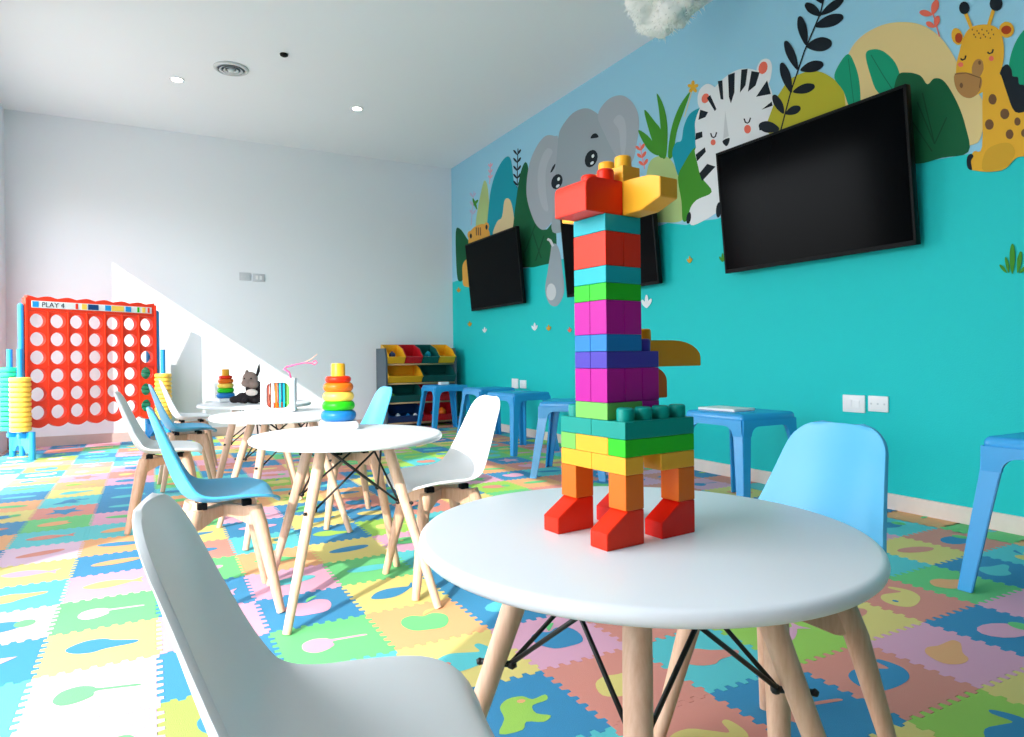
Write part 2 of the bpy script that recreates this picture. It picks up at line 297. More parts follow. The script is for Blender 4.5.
  ('ink',0,[(2.728,2.436),(2.669,2.405),(2.699,2.34),(2.756,2.323)]),
  ('ink',0,[(2.618,2.339),(2.594,2.251),(2.697,2.272)]),
  ('ink',0,[(2.66,2.183),(2.588,2.206),(2.582,2.18)]),
  ('ink',0,[(2.679,2.096),(2.585,2.097),(2.546,2.1),(2.547,2.034),(2.676,2.068)]),
  ('ink',0,[(3.137,2.347),(3.07,2.308),(3.094,2.284),(3.154,2.286)]),
  ('ink',0,[(3.179,2.207),(3.123,2.201),(3.12,2.163),(3.184,2.163)]),
  ('ink',0,[(3.182,2.068),(3.101,2.093),(3.093,2.061),(3.17,2.02)]),
  ('ink',0,[(3.151,1.937),(3.083,1.981),(3.014,1.945),(3.128,1.881)]),
  ('ink',0,[(3.056,2.168),(3.046,2.141),(3.026,2.127),(3.006,2.132),(2.996,2.156),(3.007,2.161),(3.016,2.139),(3.027,2.136),(3.036,2.143),(3.045,2.168)]),
  ('ink',0,[(2.791,2.174),(2.781,2.147),(2.762,2.134),(2.744,2.138),(2.734,2.16),(2.743,2.166),(2.752,2.145),(2.763,2.142),(2.772,2.149),(2.781,2.173)]),
  ('coral',0,[(3.01,2.097),(3.012,2.09),(3.018,2.085),(3.026,2.084),(3.035,2.086),(3.044,2.092),(3.05,2.101),(3.052,2.11),(3.049,2.117),(3.043,2.122),(3.035,2.123),(3.026,2.12),(3.017,2.114),(3.012,2.106)]),
  ('coral',0,[(2.736,2.094),(2.739,2.083),(2.746,2.077),(2.756,2.075),(2.767,2.078),(2.777,2.086),(2.784,2.098),(2.787,2.11),(2.784,2.121),(2.777,2.127),(2.767,2.129),(2.755,2.125),(2.745,2.117),(2.738,2.106)]),
  ('ink',1,[(2.955,2.088),(2.9,2.092),(2.904,2.062),(2.926,2.048)]),
  ('egrey4',0,[(2.93,2.27),(2.904,2.104),(2.948,2.1)]),
  ('ink',0,[(3.229,1.66),(3.235,1.644),(3.243,1.633),(3.253,1.628),(3.262,1.631),(3.269,1.64),(3.272,1.655),(3.271,1.672),(3.265,1.688),(3.256,1.7),(3.246,1.705),(3.237,1.702),(3.231,1.692),(3.228,1.677)]),
  ('ink',0,[(2.969,1.661),(2.974,1.641),(2.982,1.626),(2.992,1.619),(3.002,1.621),(3.01,1.633),(3.014,1.651),(3.014,1.673),(3.009,1.693),(3.0,1.708),(2.99,1.715),(2.98,1.712),(2.972,1.7),(2.968,1.682)])]),
('painted_hill', [('olive',1,[(2.614,2.033),(2.579,2.175),(2.534,2.235),(2.469,2.285),(2.369,2.289),(2.273,2.251),(2.187,2.168),(2.134,2.089),(2.096,2.008),(2.138,1.886),(2.369,1.895)])]),
('painted_hill', [('sand',1,[(2.152,2.173),(2.118,2.29),(2.053,2.343),(1.953,2.353),(1.86,2.327),(1.771,2.275),(1.698,2.197),(1.648,2.11),(1.609,2.018),(1.562,1.914),(1.517,1.824),(1.526,1.68),(1.583,1.655),(1.789,1.669),(2.084,1.85)])]),
('painted_leaf', [('leaf',1,[(2.123,2.285),(2.174,2.251),(2.2,2.192),(2.151,2.105),(2.116,2.005),(2.064,1.997),(2.065,2.121),(2.088,2.217)]),
  ('vein2',0,[(2.124,2.26),(2.112,2.149),(2.098,2.028),(2.094,2.027),(2.108,2.147),(2.12,2.259)])]),
('painted_leaf', [('leaf',1,[(2.031,2.245),(1.997,2.255),(1.943,2.223),(1.885,2.142),(1.861,2.049),(1.875,1.985),(1.969,2.03),(2.011,2.143)]),
  ('vein2',0,[(2.006,2.23),(1.946,2.104),(1.9,2.016),(1.896,2.017),(1.942,2.105),(2.002,2.231)])]),
('painted_leaf', [('dgreen',1,[(1.899,1.958),(1.877,2.076),(1.829,2.075),(1.772,2.038),(1.742,1.987),(1.711,2.002),(1.668,1.97),(1.618,1.859),(1.585,1.741),(1.576,1.629),(1.683,1.633),(1.789,1.635),(1.89,1.697)]),
  ('vein',0,[(1.767,1.956),(1.716,1.704),(1.711,1.704),(1.761,1.955)]),
  ('vein',0,[(1.789,1.918),(1.716,1.703),(1.711,1.704),(1.784,1.919)]),
  ('vein',0,[(1.663,1.811),(1.716,1.706),(1.711,1.702),(1.659,1.807)]),
  ('vein',0,[(1.811,1.834),(1.727,1.673),(1.722,1.674),(1.807,1.836)])]),
('painted_sprig', [('ink',0,[(2.238,2.708),(2.279,2.568),(2.378,2.407),(2.464,2.221),(2.535,2.021),(2.526,2.016),(2.456,2.216),(2.37,2.401),(2.271,2.562),(2.231,2.703)]),
  ('ink',1,[(2.272,2.548),(2.286,2.59),(2.315,2.631),(2.349,2.657),(2.365,2.659),(2.368,2.645),(2.349,2.608),(2.313,2.572)]),
  ('ink',1,[(2.275,2.555),(2.225,2.542),(2.177,2.545),(2.147,2.562),(2.146,2.577),(2.162,2.589),(2.203,2.594),(2.246,2.581)]),
  ('ink',1,[(2.309,2.51),(2.25,2.476),(2.191,2.462),(2.152,2.472),(2.147,2.489),(2.164,2.509),(2.213,2.53),(2.268,2.531)]),
  ('ink',1,[(2.362,2.425),(2.311,2.38),(2.257,2.357),(2.219,2.362),(2.212,2.381),(2.225,2.405),(2.268,2.435),(2.32,2.443)]),
  ('ink',1,[(2.362,2.43),(2.352,2.478),(2.36,2.539),(2.383,2.592),(2.401,2.608),(2.413,2.6),(2.415,2.553),(2.395,2.489)]),
  ('ink',1,[(2.416,2.318),(2.419,2.375),(2.44,2.442),(2.473,2.498),(2.493,2.513),(2.502,2.5),(2.492,2.445),(2.459,2.376)]),
  ('ink',1,[(2.401,2.311),(2.351,2.28),(2.301,2.267),(2.266,2.276),(2.262,2.292),(2.276,2.31),(2.318,2.33),(2.365,2.331)]),
  ('ink',1,[(2.457,2.207),(2.453,2.262),(2.468,2.329),(2.498,2.385),(2.519,2.401),(2.531,2.389),(2.527,2.336),(2.499,2.267)]),
  ('ink',1,[(2.448,2.209),(2.4,2.182),(2.352,2.171),(2.318,2.179),(2.313,2.193),(2.326,2.209),(2.367,2.226),(2.413,2.226)]),
  ('ink',1,[(2.508,2.108),(2.508,2.149),(2.527,2.195),(2.556,2.231),(2.575,2.239),(2.584,2.228),(2.576,2.19),(2.547,2.144)]),
  ('ink',1,[(2.498,2.104),(2.46,2.086),(2.424,2.082),(2.402,2.094),(2.401,2.108),(2.413,2.121),(2.445,2.132),(2.477,2.125)]),
  ('ink',1,[(2.537,2.031),(2.573,2.075),(2.621,2.104),(2.665,2.11),(2.679,2.098),(2.673,2.077),(2.636,2.044),(2.584,2.027)]),
  ('ink',1,[(2.258,2.607),(2.261,2.644),(2.28,2.684),(2.307,2.714),(2.324,2.721),(2.331,2.711),(2.321,2.677),(2.294,2.638)]),
  ('ink',1,[(2.246,2.641),(2.199,2.616),(2.156,2.611),(2.13,2.625),(2.129,2.642),(2.145,2.659),(2.183,2.673),(2.222,2.667)])]),
('painted_sprig', [('coral',0,[(1.701,2.376),(1.715,2.294),(1.69,2.182),(1.685,2.181),(1.71,2.292),(1.696,2.373)]),
  ('coral',1,[(1.716,2.294),(1.731,2.316),(1.75,2.332),(1.767,2.337),(1.773,2.333),(1.77,2.323),(1.755,2.306),(1.735,2.295)]),
  ('coral',1,[(1.716,2.294),(1.698,2.302),(1.688,2.32),(1.69,2.341),(1.696,2.352),(1.706,2.354),(1.718,2.344),(1.722,2.321)]),
  ('coral',1,[(1.706,2.232),(1.713,2.25),(1.725,2.266),(1.738,2.273),(1.744,2.271),(1.744,2.264),(1.736,2.249),(1.722,2.237)]),
  ('coral',1,[(1.704,2.231),(1.691,2.239),(1.685,2.253),(1.687,2.27),(1.693,2.278),(1.7,2.279),(1.709,2.27),(1.71,2.252)])]),
('painted_leaf', [('leaf',1,[(1.42,1.932),(1.406,2.007),(1.372,2.062),(1.322,2.079),(1.266,1.986),(1.252,1.827),(1.286,1.607),(1.35,1.706),(1.399,1.873)])]),
('painted_giraffe', [('gold',0,[(1.587,2.236),(1.564,2.161),(1.551,2.161),(1.574,2.236)]),
  ('gold',0,[(1.48,2.206),(1.5,2.143),(1.487,2.133),(1.467,2.196)]),
  ('ink',0,[(1.564,2.252),(1.566,2.241),(1.572,2.234),(1.581,2.232),(1.59,2.237),(1.599,2.246),(1.604,2.259),(1.606,2.272),(1.604,2.283),(1.598,2.29),(1.589,2.291),(1.58,2.286),(1.572,2.277),(1.566,2.264)]),
  ('ink',0,[(1.44,2.21),(1.443,2.197),(1.449,2.19),(1.459,2.189),(1.47,2.194),(1.479,2.204),(1.486,2.218),(1.488,2.233),(1.486,2.245),(1.479,2.253),(1.469,2.254),(1.458,2.249),(1.449,2.238),(1.442,2.224)]),
  ('gold',0,[(1.593,2.146),(1.591,2.129),(1.594,2.115),(1.601,2.109),(1.611,2.11),(1.621,2.119),(1.631,2.134),(1.637,2.153),(1.638,2.171),(1.635,2.184),(1.628,2.191),(1.618,2.189),(1.608,2.18),(1.599,2.164)]),
  ('rust',0,[(1.594,2.134),(1.596,2.125),(1.6,2.119),(1.606,2.117),(1.612,2.12),(1.618,2.127),(1.622,2.136),(1.623,2.147),(1.622,2.156),(1.618,2.162),(1.612,2.164),(1.605,2.161),(1.599,2.154),(1.595,2.144)]),
  ('gold',0,[(1.4,2.083),(1.403,2.07),(1.411,2.062),(1.422,2.06),(1.434,2.065),(1.444,2.077),(1.452,2.092),(1.454,2.108),(1.452,2.121),(1.444,2.129),(1.433,2.131),(1.421,2.125),(1.41,2.114),(1.403,2.099)]),
  ('rust',0,[(1.41,2.092),(1.41,2.084),(1.414,2.078),(1.42,2.075),(1.428,2.076),(1.436,2.081),(1.442,2.089),(1.446,2.097),(1.446,2.106),(1.442,2.112),(1.436,2.114),(1.428,2.113),(1.42,2.108),(1.414,2.101)]),
  ('ink',1,[(1.453,1.919),(1.44,1.948),(1.424,1.949),(1.411,1.923),(1.407,1.894),(1.389,1.883),(1.385,1.853),(1.365,1.838),(1.341,1.782),(1.333,1.71),(1.4,1.737)]),
  ('gold',1,[(1.522,1.637),(1.517,1.871),(1.487,1.886),(1.455,1.925),(1.43,1.839),(1.4,1.744),(1.341,1.724),(1.285,1.645),(1.271,1.525),(1.368,1.552),(1.402,1.551),(1.437,1.52),(1.491,1.52),(1.546,1.539),(1.573,1.556),(1.572,1.596),(1.553,1.625)]),
  ('gold',1,[(1.606,2.081),(1.588,2.138),(1.559,2.165),(1.503,2.152),(1.456,2.111),(1.438,2.041),(1.44,1.97),(1.454,1.925),(1.483,1.884),(1.517,1.868),(1.576,1.871),(1.618,1.935),(1.619,2.022)]),
  ('tan',1,[(1.626,1.987),(1.58,1.977),(1.522,1.932),(1.529,1.878),(1.562,1.859),(1.599,1.883),(1.624,1.932)]),
  ('tan',0,[(1.513,1.965),(1.519,1.949),(1.527,1.939),(1.537,1.937),(1.547,1.943),(1.555,1.955),(1.558,1.973),(1.558,1.991),(1.552,2.007),(1.544,2.016),(1.534,2.018),(1.524,2.012),(1.516,2.0),(1.513,1.983)]),
  ('brown',0,[(1.626,1.986),(1.58,1.973),(1.525,1.93),(1.531,1.892),(1.527,1.89),(1.522,1.932),(1.58,1.977),(1.626,1.99)]),
  ('brown',0,[(1.593,1.926),(1.594,1.921),(1.596,1.917),(1.599,1.916),(1.602,1.917),(1.604,1.921),(1.606,1.925),(1.607,1.931),(1.606,1.936),(1.604,1.939),(1.601,1.94),(1.598,1.939),(1.596,1.936),(1.594,1.931)]),
  ('brown',0,[(1.522,1.997),(1.523,1.993),(1.524,1.99),(1.527,1.989),(1.529,1.99),(1.531,1.993),(1.533,1.997),(1.533,2.001),(1.533,2.005),(1.531,2.008),(1.529,2.008),(1.526,2.007),(1.524,2.005),(1.523,2.001)]),
  ('ink',0,[(1.604,2.045),(1.595,2.034),(1.582,2.035),(1.577,2.049),(1.584,2.054),(1.587,2.041),(1.594,2.041),(1.6,2.049)]),
  ('ink',0,[(1.5,2.029),(1.491,2.019),(1.478,2.019),(1.473,2.032),(1.479,2.037),(1.483,2.025),(1.49,2.025),(1.496,2.034)]),
  ('coral',0,[(1.591,2.016),(1.592,2.012),(1.595,2.009),(1.6,2.009),(1.605,2.011),(1.609,2.015),(1.612,2.02),(1.613,2.025),(1.612,2.029),(1.609,2.031),(1.604,2.032),(1.6,2.03),(1.595,2.026),(1.592,2.021)]),
  ('coral',0,[(1.474,1.995),(1.475,1.99),(1.478,1.987),(1.482,1.987),(1.486,1.988),(1.489,1.992),(1.492,1.997),(1.493,2.002),(1.492,2.007),(1.489,2.01),(1.485,2.01),(1.481,2.009),(1.478,2.005),(1.475,2.0)]),
  ('brown',0,[(1.465,1.819),(1.467,1.81),(1.471,1.803),(1.477,1.801),(1.484,1.804),(1.49,1.81),(1.495,1.82),(1.496,1.83),(1.494,1.839),(1.49,1.846),(1.484,1.848),(1.477,1.845),(1.471,1.839),(1.467,1.829)]),
  ('brown',0,[(1.42,1.742),(1.422,1.733),(1.427,1.727),(1.433,1.725),(1.441,1.727),(1.447,1.734),(1.452,1.743),(1.453,1.753),(1.452,1.762),(1.447,1.769),(1.44,1.771),(1.433,1.768),(1.426,1.762),(1.422,1.752)]),
  ('brown',0,[(1.477,1.717),(1.479,1.707),(1.483,1.701),(1.49,1.699),(1.497,1.701),(1.504,1.707),(1.508,1.717),(1.51,1.727),(1.508,1.737),(1.504,1.743),(1.497,1.745),(1.49,1.743),(1.483,1.736),(1.479,1.727)]),
  ('brown',0,[(1.406,1.654),(1.408,1.645),(1.412,1.639),(1.417,1.637),(1.423,1.639),(1.429,1.645),(1.433,1.653),(1.434,1.662),(1.433,1.67),(1.429,1.676),(1.423,1.678),(1.417,1.677),(1.411,1.671),(1.408,1.663)]),
  ('brown',0,[(1.381,1.698),(1.382,1.691),(1.385,1.686),(1.39,1.684),(1.395,1.686),(1.399,1.69),(1.402,1.697),(1.403,1.705),(1.402,1.712),(1.399,1.717),(1.394,1.719),(1.389,1.717),(1.385,1.712),(1.382,1.706)]),
  ('brown',0,[(1.358,1.644),(1.359,1.637),(1.362,1.632),(1.367,1.63),(1.371,1.631),(1.376,1.636),(1.379,1.643),(1.38,1.65),(1.379,1.657),(1.375,1.662),(1.371,1.664),(1.366,1.663),(1.362,1.658),(1.359,1.651)]),
  ('brown',0,[(1.321,1.657),(1.322,1.649),(1.326,1.643),(1.331,1.641),(1.337,1.642),(1.342,1.648),(1.346,1.656),(1.347,1.665),(1.345,1.673),(1.342,1.679),(1.336,1.681),(1.331,1.679),(1.325,1.673),(1.322,1.666)]),
  ('brown',0,[(1.552,2.151),(1.552,2.149),(1.554,2.148),(1.556,2.151),(1.557,2.154),(1.556,2.157),(1.554,2.157),(1.552,2.155)]),
  ('brown',0,[(1.533,2.138),(1.534,2.135),(1.536,2.135),(1.538,2.137),(1.538,2.14),(1.538,2.143),(1.536,2.143),(1.534,2.141)]),
  ('brown',0,[(1.514,2.135),(1.515,2.132),(1.517,2.132),(1.519,2.134),(1.52,2.137),(1.519,2.14),(1.517,2.14),(1.515,2.138)]),
  ('brown',0,[(1.496,2.121),(1.497,2.119),(1.499,2.118),(1.501,2.12),(1.501,2.124),(1.501,2.126),(1.499,2.127),(1.497,2.124)]),
  ('brown',0,[(1.478,2.118),(1.479,2.116),(1.481,2.115),(1.482,2.117),(1.483,2.121),(1.482,2.123),(1.48,2.124),(1.479,2.121)]),
  ('brown',0,[(1.545,2.127),(1.546,2.125),(1.548,2.124),(1.55,2.127),(1.551,2.13),(1.55,2.133),(1.548,2.133),(1.546,2.131)]),
  ('brown',0,[(1.526,2.124),(1.527,2.122),(1.529,2.121),(1.531,2.124),(1.532,2.127),(1.531,2.129),(1.529,2.13),(1.527,2.128)]),
  ('brown',0,[(1.508,2.111),(1.509,2.108),(1.511,2.108),(1.513,2.11),(1.514,2.113),(1.513,2.116),(1.511,2.116),(1.509,2.114)]),
  ('brown',0,[(1.49,2.108),(1.491,2.105),(1.492,2.105),(1.494,2.107),(1.495,2.11),(1.494,2.113),(1.492,2.113),(1.49,2.111)]),
  ('brown',0,[(1.472,2.095),(1.472,2.092),(1.474,2.092),(1.476,2.094),(1.477,2.097),(1.476,2.1),(1.474,2.1),(1.472,2.098)]),
  ('brown',0,[(1.539,2.114),(1.54,2.111),(1.542,2.111),(1.544,2.113),(1.544,2.116),(1.544,2.119),(1.542,2.119),(1.54,2.117)]),
  ('brown',0,[(1.52,2.101),(1.521,2.098),(1.523,2.098),(1.525,2.1),(1.526,2.103),(1.525,2.106),(1.523,2.106),(1.521,2.104)]),
  ('brown',0,[(1.502,2.098),(1.503,2.095),(1.504,2.095),(1.506,2.097),(1.507,2.1),(1.506,2.103),(1.504,2.103),(1.502,2.101)]),
  ('brown',0,[(1.484,2.085),(1.484,2.082),(1.486,2.082),(1.488,2.084),(1.489,2.087),(1.488,2.089),(1.486,2.09),(1.484,2.088)]),
  ('gold2',1,[(1.523,1.543),(1.508,1.612),(1.463,1.63),(1.419,1.619),(1.402,1.571),(1.437,1.52),(1.491,1.521)]),
  ('ink',1,[(1.578,1.61),(1.565,1.617),(1.555,1.604),(1.565,1.585),(1.561,1.547),(1.577,1.557),(1.582,1.585)])]),
('painted_sprout', [('green',1,[(1.416,1.076),(1.408,1.113),(1.405,1.157),(1.409,1.193),(1.415,1.202),(1.42,1.194),(1.425,1.16),(1.424,1.115)]),
  ('green',1,[(1.428,1.082),(1.426,1.103),(1.429,1.127),(1.435,1.146),(1.439,1.151),(1.442,1.146),(1.441,1.126),(1.436,1.102)]),
  ('green',1,[(1.398,1.078),(1.387,1.103),(1.381,1.133),(1.381,1.159),(1.385,1.166),(1.39,1.162),(1.398,1.138),(1.4,1.107)]),
  ('green',1,[(1.435,1.083),(1.439,1.097),(1.447,1.112),(1.457,1.121),(1.461,1.122),(1.462,1.117),(1.456,1.104),(1.446,1.091)]),
  ('green',1,[(1.391,1.077),(1.38,1.08),(1.371,1.087),(1.367,1.097),(1.368,1.102),(1.372,1.103),(1.38,1.099),(1.388,1.09)])]),
('painted_sprout', [('gold2',1,[(3.244,1.365),(3.238,1.379),(3.236,1.395),(3.239,1.408),(3.244,1.412),(3.248,1.41),(3.252,1.397),(3.251,1.38)]),
  ('gold2',1,[(3.244,1.365),(3.246,1.377),(3.252,1.388),(3.262,1.396),(3.267,1.397),(3.27,1.394),(3.266,1.384),(3.257,1.373)]),
  ('gold2',1,[(3.244,1.365),(3.232,1.371),(3.222,1.381),(3.219,1.391),(3.221,1.395),(3.226,1.395),(3.236,1.388),(3.243,1.377)])]),
('painted_sprout', [('green',1,[(2.963,1.335),(2.955,1.351),(2.953,1.37),(2.957,1.386),(2.962,1.39),(2.967,1.387),(2.971,1.372),(2.97,1.353)]),
  ('green',1,[(2.963,1.335),(2.964,1.349),(2.971,1.362),(2.982,1.372),(2.988,1.373),(2.991,1.369),(2.987,1.357),(2.976,1.345)]),
  ('green',1,[(2.963,1.335),(2.949,1.342),(2.938,1.354),(2.934,1.365),(2.937,1.37),(2.943,1.37),(2.953,1.362),(2.961,1.349)])]),
('painted_sprout', [('white',1,[(5.228,1.001),(5.213,1.023),(5.209,1.048),(5.217,1.069),(5.226,1.075),(5.236,1.07),(5.245,1.05),(5.242,1.024)]),
  ('white',1,[(5.228,1.001),(5.231,1.019),(5.246,1.036),(5.267,1.048),(5.279,1.049),(5.284,1.044),(5.277,1.028),(5.256,1.012)]),
  ('white',1,[(5.228,1.001),(5.2,1.012),(5.179,1.028),(5.171,1.044),(5.176,1.05),(5.188,1.049),(5.209,1.038),(5.225,1.02)])]),
('painted_sprout', [('gold2',1,[(4.986,0.989),(4.976,1.005),(4.973,1.025),(4.978,1.04),(4.985,1.045),(4.992,1.041),(4.998,1.026),(4.996,1.006)]),
  ('gold2',1,[(4.986,0.989),(4.988,1.002),(4.999,1.015),(5.014,1.024),(5.023,1.025),(5.027,1.021),(5.021,1.009),(5.006,0.997)]),
  ('gold2',1,[(4.986,0.989),(4.966,0.997),(4.95,1.009),(4.945,1.021),(4.948,1.026),(4.957,1.025),(4.973,1.017),(4.984,1.003)])]),
('painted_sprout', [('white',1,[(3.673,1.099),(3.658,1.127),(3.654,1.16),(3.662,1.187),(3.671,1.195),(3.681,1.189),(3.69,1.163),(3.687,1.129)]),
  ('white',1,[(3.673,1.099),(3.676,1.122),(3.691,1.145),(3.712,1.161),(3.724,1.162),(3.729,1.155),(3.722,1.135),(3.701,1.114)]),
  ('white',1,[(3.673,1.099),(3.645,1.113),(3.624,1.133),(3.616,1.153),(3.621,1.161),(3.633,1.161),(3.655,1.146),(3.67,1.123)])]),
('painted_sprout', [('gold2',1,[(6.913,1.515),(6.898,1.532),(6.894,1.553),(6.902,1.571),(6.912,1.576),(6.922,1.573),(6.931,1.557),(6.928,1.535)]),
  ('gold2',1,[(6.913,1.515),(6.916,1.53),(6.932,1.545),(6.953,1.556),(6.966,1.558),(6.971,1.554),(6.964,1.54),(6.942,1.526)]),
  ('gold2',1,[(6.913,1.515),(6.884,1.522),(6.862,1.534),(6.854,1.547),(6.859,1.552),(6.872,1.552),(6.894,1.544),(6.91,1.53)])]),
('painted_sprout', [('gold2',1,[(6.628,1.106),(6.614,1.124),(6.61,1.144),(6.617,1.161),(6.627,1.166),(6.636,1.162),(6.644,1.146),(6.642,1.125)]),
  ('gold2',1,[(6.628,1.106),(6.631,1.121),(6.645,1.135),(6.666,1.145),(6.677,1.146),(6.682,1.141),(6.675,1.129),(6.655,1.116)]),
  ('gold2',1,[(6.628,1.106),(6.601,1.115),(6.58,1.127),(6.573,1.14),(6.578,1.145),(6.589,1.145),(6.61,1.136),(6.625,1.121)])]),
('painted_sprout', [('white',1,[(6.258,1.022),(6.244,1.04),(6.24,1.062),(6.247,1.079),(6.257,1.084),(6.266,1.08),(6.274,1.063),(6.271,1.041)]),
  ('white',1,[(6.258,1.022),(6.261,1.037),(6.275,1.052),(6.295,1.061),(6.307,1.062),(6.311,1.058),(6.304,1.045),(6.284,1.032)]),
  ('white',1,[(6.258,1.022),(6.231,1.031),(6.211,1.045),(6.204,1.058),(6.208,1.063),(6.22,1.062),(6.24,1.053),(6.255,1.038)])]),
('painted_sprout', [('coral',1,[(4.654,0.962),(4.646,0.975),(4.644,0.991),(4.648,1.004),(4.653,1.007),(4.659,1.004),(4.663,0.992),(4.662,0.976)]),
  ('coral',1,[(4.654,0.962),(4.656,0.972),(4.664,0.983),(4.676,0.99),(4.682,0.991),(4.685,0.987),(4.681,0.978),(4.669,0.968)]),
  ('coral',1,[(4.654,0.962),(4.638,0.968),(4.626,0.978),(4.622,0.988),(4.625,0.992),(4.631,0.991),(4.644,0.984),(4.652,0.973)])]),
]
SKY_LINE = [(7.002,1.657),(5.904,1.619),(5.361,1.602),(4.924,1.595),(4.22,1.656),(3.452,1.671),(3.277,1.625),(3.151,1.628),(3.016,1.614),(2.679,1.631),(2.069,1.628),(1.779,1.638),(1.574,1.62)]
# ------------------------------------------------------------------ room
XR, XL, YB, YF, HC = 3.18, -1.14, 7.10, -2.6, 3.0
def structure(name, bm, m, parent=None, **k):
    o = obj(name, bm, m, parent, **k)
    if parent is None: o['kind'] = 'structure'
    return o
bm = bmesh.new(); box(bm, XL-.3, XR+.12, YF-.12, YB+.12, -.10, -.012); structure('floor', bm, 'floor_screed')
bm = bmesh.new(); box(bm, XL-.08, XR+.12, YF-.12, YB+.12, HC, HC+.1); structure('ceiling', bm, 'ceiling_white')
bm = bmesh.new(); box(bm, XL-.08, XR+.12, YB, YB+.12, -.012, HC); structure('wall_back', bm, 'wall_white')
bm = bmesh.new(); box(bm, XR, XR+.12, YF, YB, -.012, HC); structure('wall_right', bm, 'teal_paint')
bm = bmesh.new(); box(bm, XL-.08, XR+.12, YF-.12, YF, -.012, HC); structure('wall_front', bm, 'front_wall_darkened')
W1, W2, WH = (.10, 2.46), (4.57, 6.50), 2.34
bm = bmesh.new()
for a, b in ((YF, W1[0]), (W1[1], W2[0]), (W2[1], YB)): box(bm, XL-.08, XL, a, b, -.012, HC)
for a, b in (W1, W2): box(bm, XL-.08, XL, a, b, WH, HC)
structure('wall_left', bm, 'wall_white')
for i, (a, b) in enumerate((W1, W2)):
    bm = bmesh.new()
    for y in (a, b-.03): box(bm, XL-.07, XL-.02, y, y+.03, 0, WH)
    box(bm, XL-.07, XL-.02, a, b, WH-.03, WH); box(bm, XL-.07, XL-.02, a, b, -.012, .02)
    structure('window_%d' % (i+1), bm, 'frame_white')
bm = bmesh.new(); box(bm, XR-.014, XR, YF, YB, -.012, .075, .003); structure('baseboard_right', bm, 'skirting_stone')
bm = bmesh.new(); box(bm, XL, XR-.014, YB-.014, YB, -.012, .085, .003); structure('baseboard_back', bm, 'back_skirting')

# ------------------------------------------------------------------ painted mural on the right wall
mural = tag(empty('mural', (XR, 3.0, SKY_LINE[0][1])), 'painted jungle mural of nursery animals and leaves under a blue sky on the teal wall', 'mural')
LOC = mural.location.copy()
layer = 0
def wall_pt(p): return (-.0006-.00003*layer, p[0]-LOC.y, p[1]-LOC.z)
bm = bmesh.new()
sk = [(YB, HC), (YB, 1.65)]+list(SKY_LINE)+[(1.2, 1.61), (.4, 1.62), (YF, 1.61), (YF, HC)]
flatpoly(bm, sk, wall_pt)
tri = bmesh.ops.triangulate(bm, faces=bm.faces)
obj('painted_sky', bm, 'sky_paint', mural)
MLAB = {'painted_elephant': 'grey painted elephant', 'painted_zebra': 'painted zebra with closed eyes', 'painted_giraffe': 'yellow painted giraffe with brown spots', 'painted_lion': 'painted orange lion cub'}
for nm, polys in MURAL:
    bm = bmesh.new(); ms = []
    for mname, sm, pts in polys:
        layer += 1
        if mname not in ms: ms.append(mname)
        q = catmull(pts, 4) if sm else [Vector(p) for p in pts]
        try: flatpoly(bm, [(p[0], p[1]) for p in q], wall_pt, ms.index(mname))
        except ValueError: pass
    o = obj(nm, bm, ['paint_'+x for x in ms], mural)
    if nm in MLAB: o['label'] = MLAB[nm]
    layer = min(layer, 300)

# ------------------------------------------------------------------ foam puzzle mat
S = .272; GX, GY = .010, 1.620
def wave(v):
    a = abs(v)
    if a > S/2-.018: return 0.0
    t = (v+S/2-.018)/(S-.036)*7
    f = t-math.floor(t)
    return .0075 if f < .5 else -.0075
def edge_samples():
    L = [-S/2]; n = 7; w = (S-.036)/n
    out = [(-S/2, 0.0), (-S/2+.018, 0.0)]
    for i in range(n):
        v0 = -S/2+.018+i*w
        out += [(v0+.0015, .0075), (v0+w*.5-.0035, .0075), (v0+w*.5+.0005, -.0075), (v0+w-.0025, -.0075)]
    out += [(S/2-.018, 0.0)]
    return out
ES = edge_samples(); G_ = .0007
def tile_outline():
    p = []
    p += [(v, -S/2+w+G_) for v, w in ES]
    p += [(S/2+w-G_, v) for v, w in ES]
    p += [(v, S/2+w-G_) for v, w in ES[::-1]][:-1] and [(S/2, S/2)]+[(v, S/2+w-G_) for v, w in ES[::-1]][:-1]
    p += [(-S/2, S/2)]+[(-S/2+w+G_, v) for v, w in ES[::-1]][:-1]
    q = []
    for a in p:
        if not q or (abs(a[0]-q[-1][0])+abs(a[1]-q[-1][1])) > 1e-5: q.append(a)
    return q
TO = tile_outline()
def ellp(cx, cy, rx, ry, n=14, rot=0):
    return [(cx+rx*math.cos(2*PI*i/n)*math.cos(rot)-ry*math.sin(2*PI*i/n)*math.sin(rot), cy+rx*math.cos(2*PI*i/n)*math.sin(rot)+ry*math.sin(2*PI*i/n)*math.cos(rot)) for i in range(n)]
fish = catmull([(-1, 0), (-.55, .38), (0, .42), (.5, .2), (.72, .1), (1.05, .36), (.95, 0), (1.05, -.34), (.72, -.1), (.45, -.22), (-.1, -.42), (-.6, -.36)], 3)
lolli = catmull([(-.9, 0), (-.7, .42), (-.3, .5), (0, .28), (.1, .1), (.6, -.12), (1, -.3), (1.02, -.42), (.6, -.26), (.05, -.06), (-.05, -.3), (-.4, -.45), (-.75, -.38)], 3)
apple = catmull([(0, .45), (.35, .62), (.72, .4), (.75, -.1), (.5, -.6), (0, -.68), (-.5, -.6), (-.78, -.1), (-.7, .4), (-.35, .6)], 3)
bulb = catmull([(-.95, -.05), (-.6, .42), (-.1, .5), (.25, .3), (.9, .12), (1, 0), (.85, -.15), (.2, -.3), (-.15, -.5), (-.65, -.42)], 3)
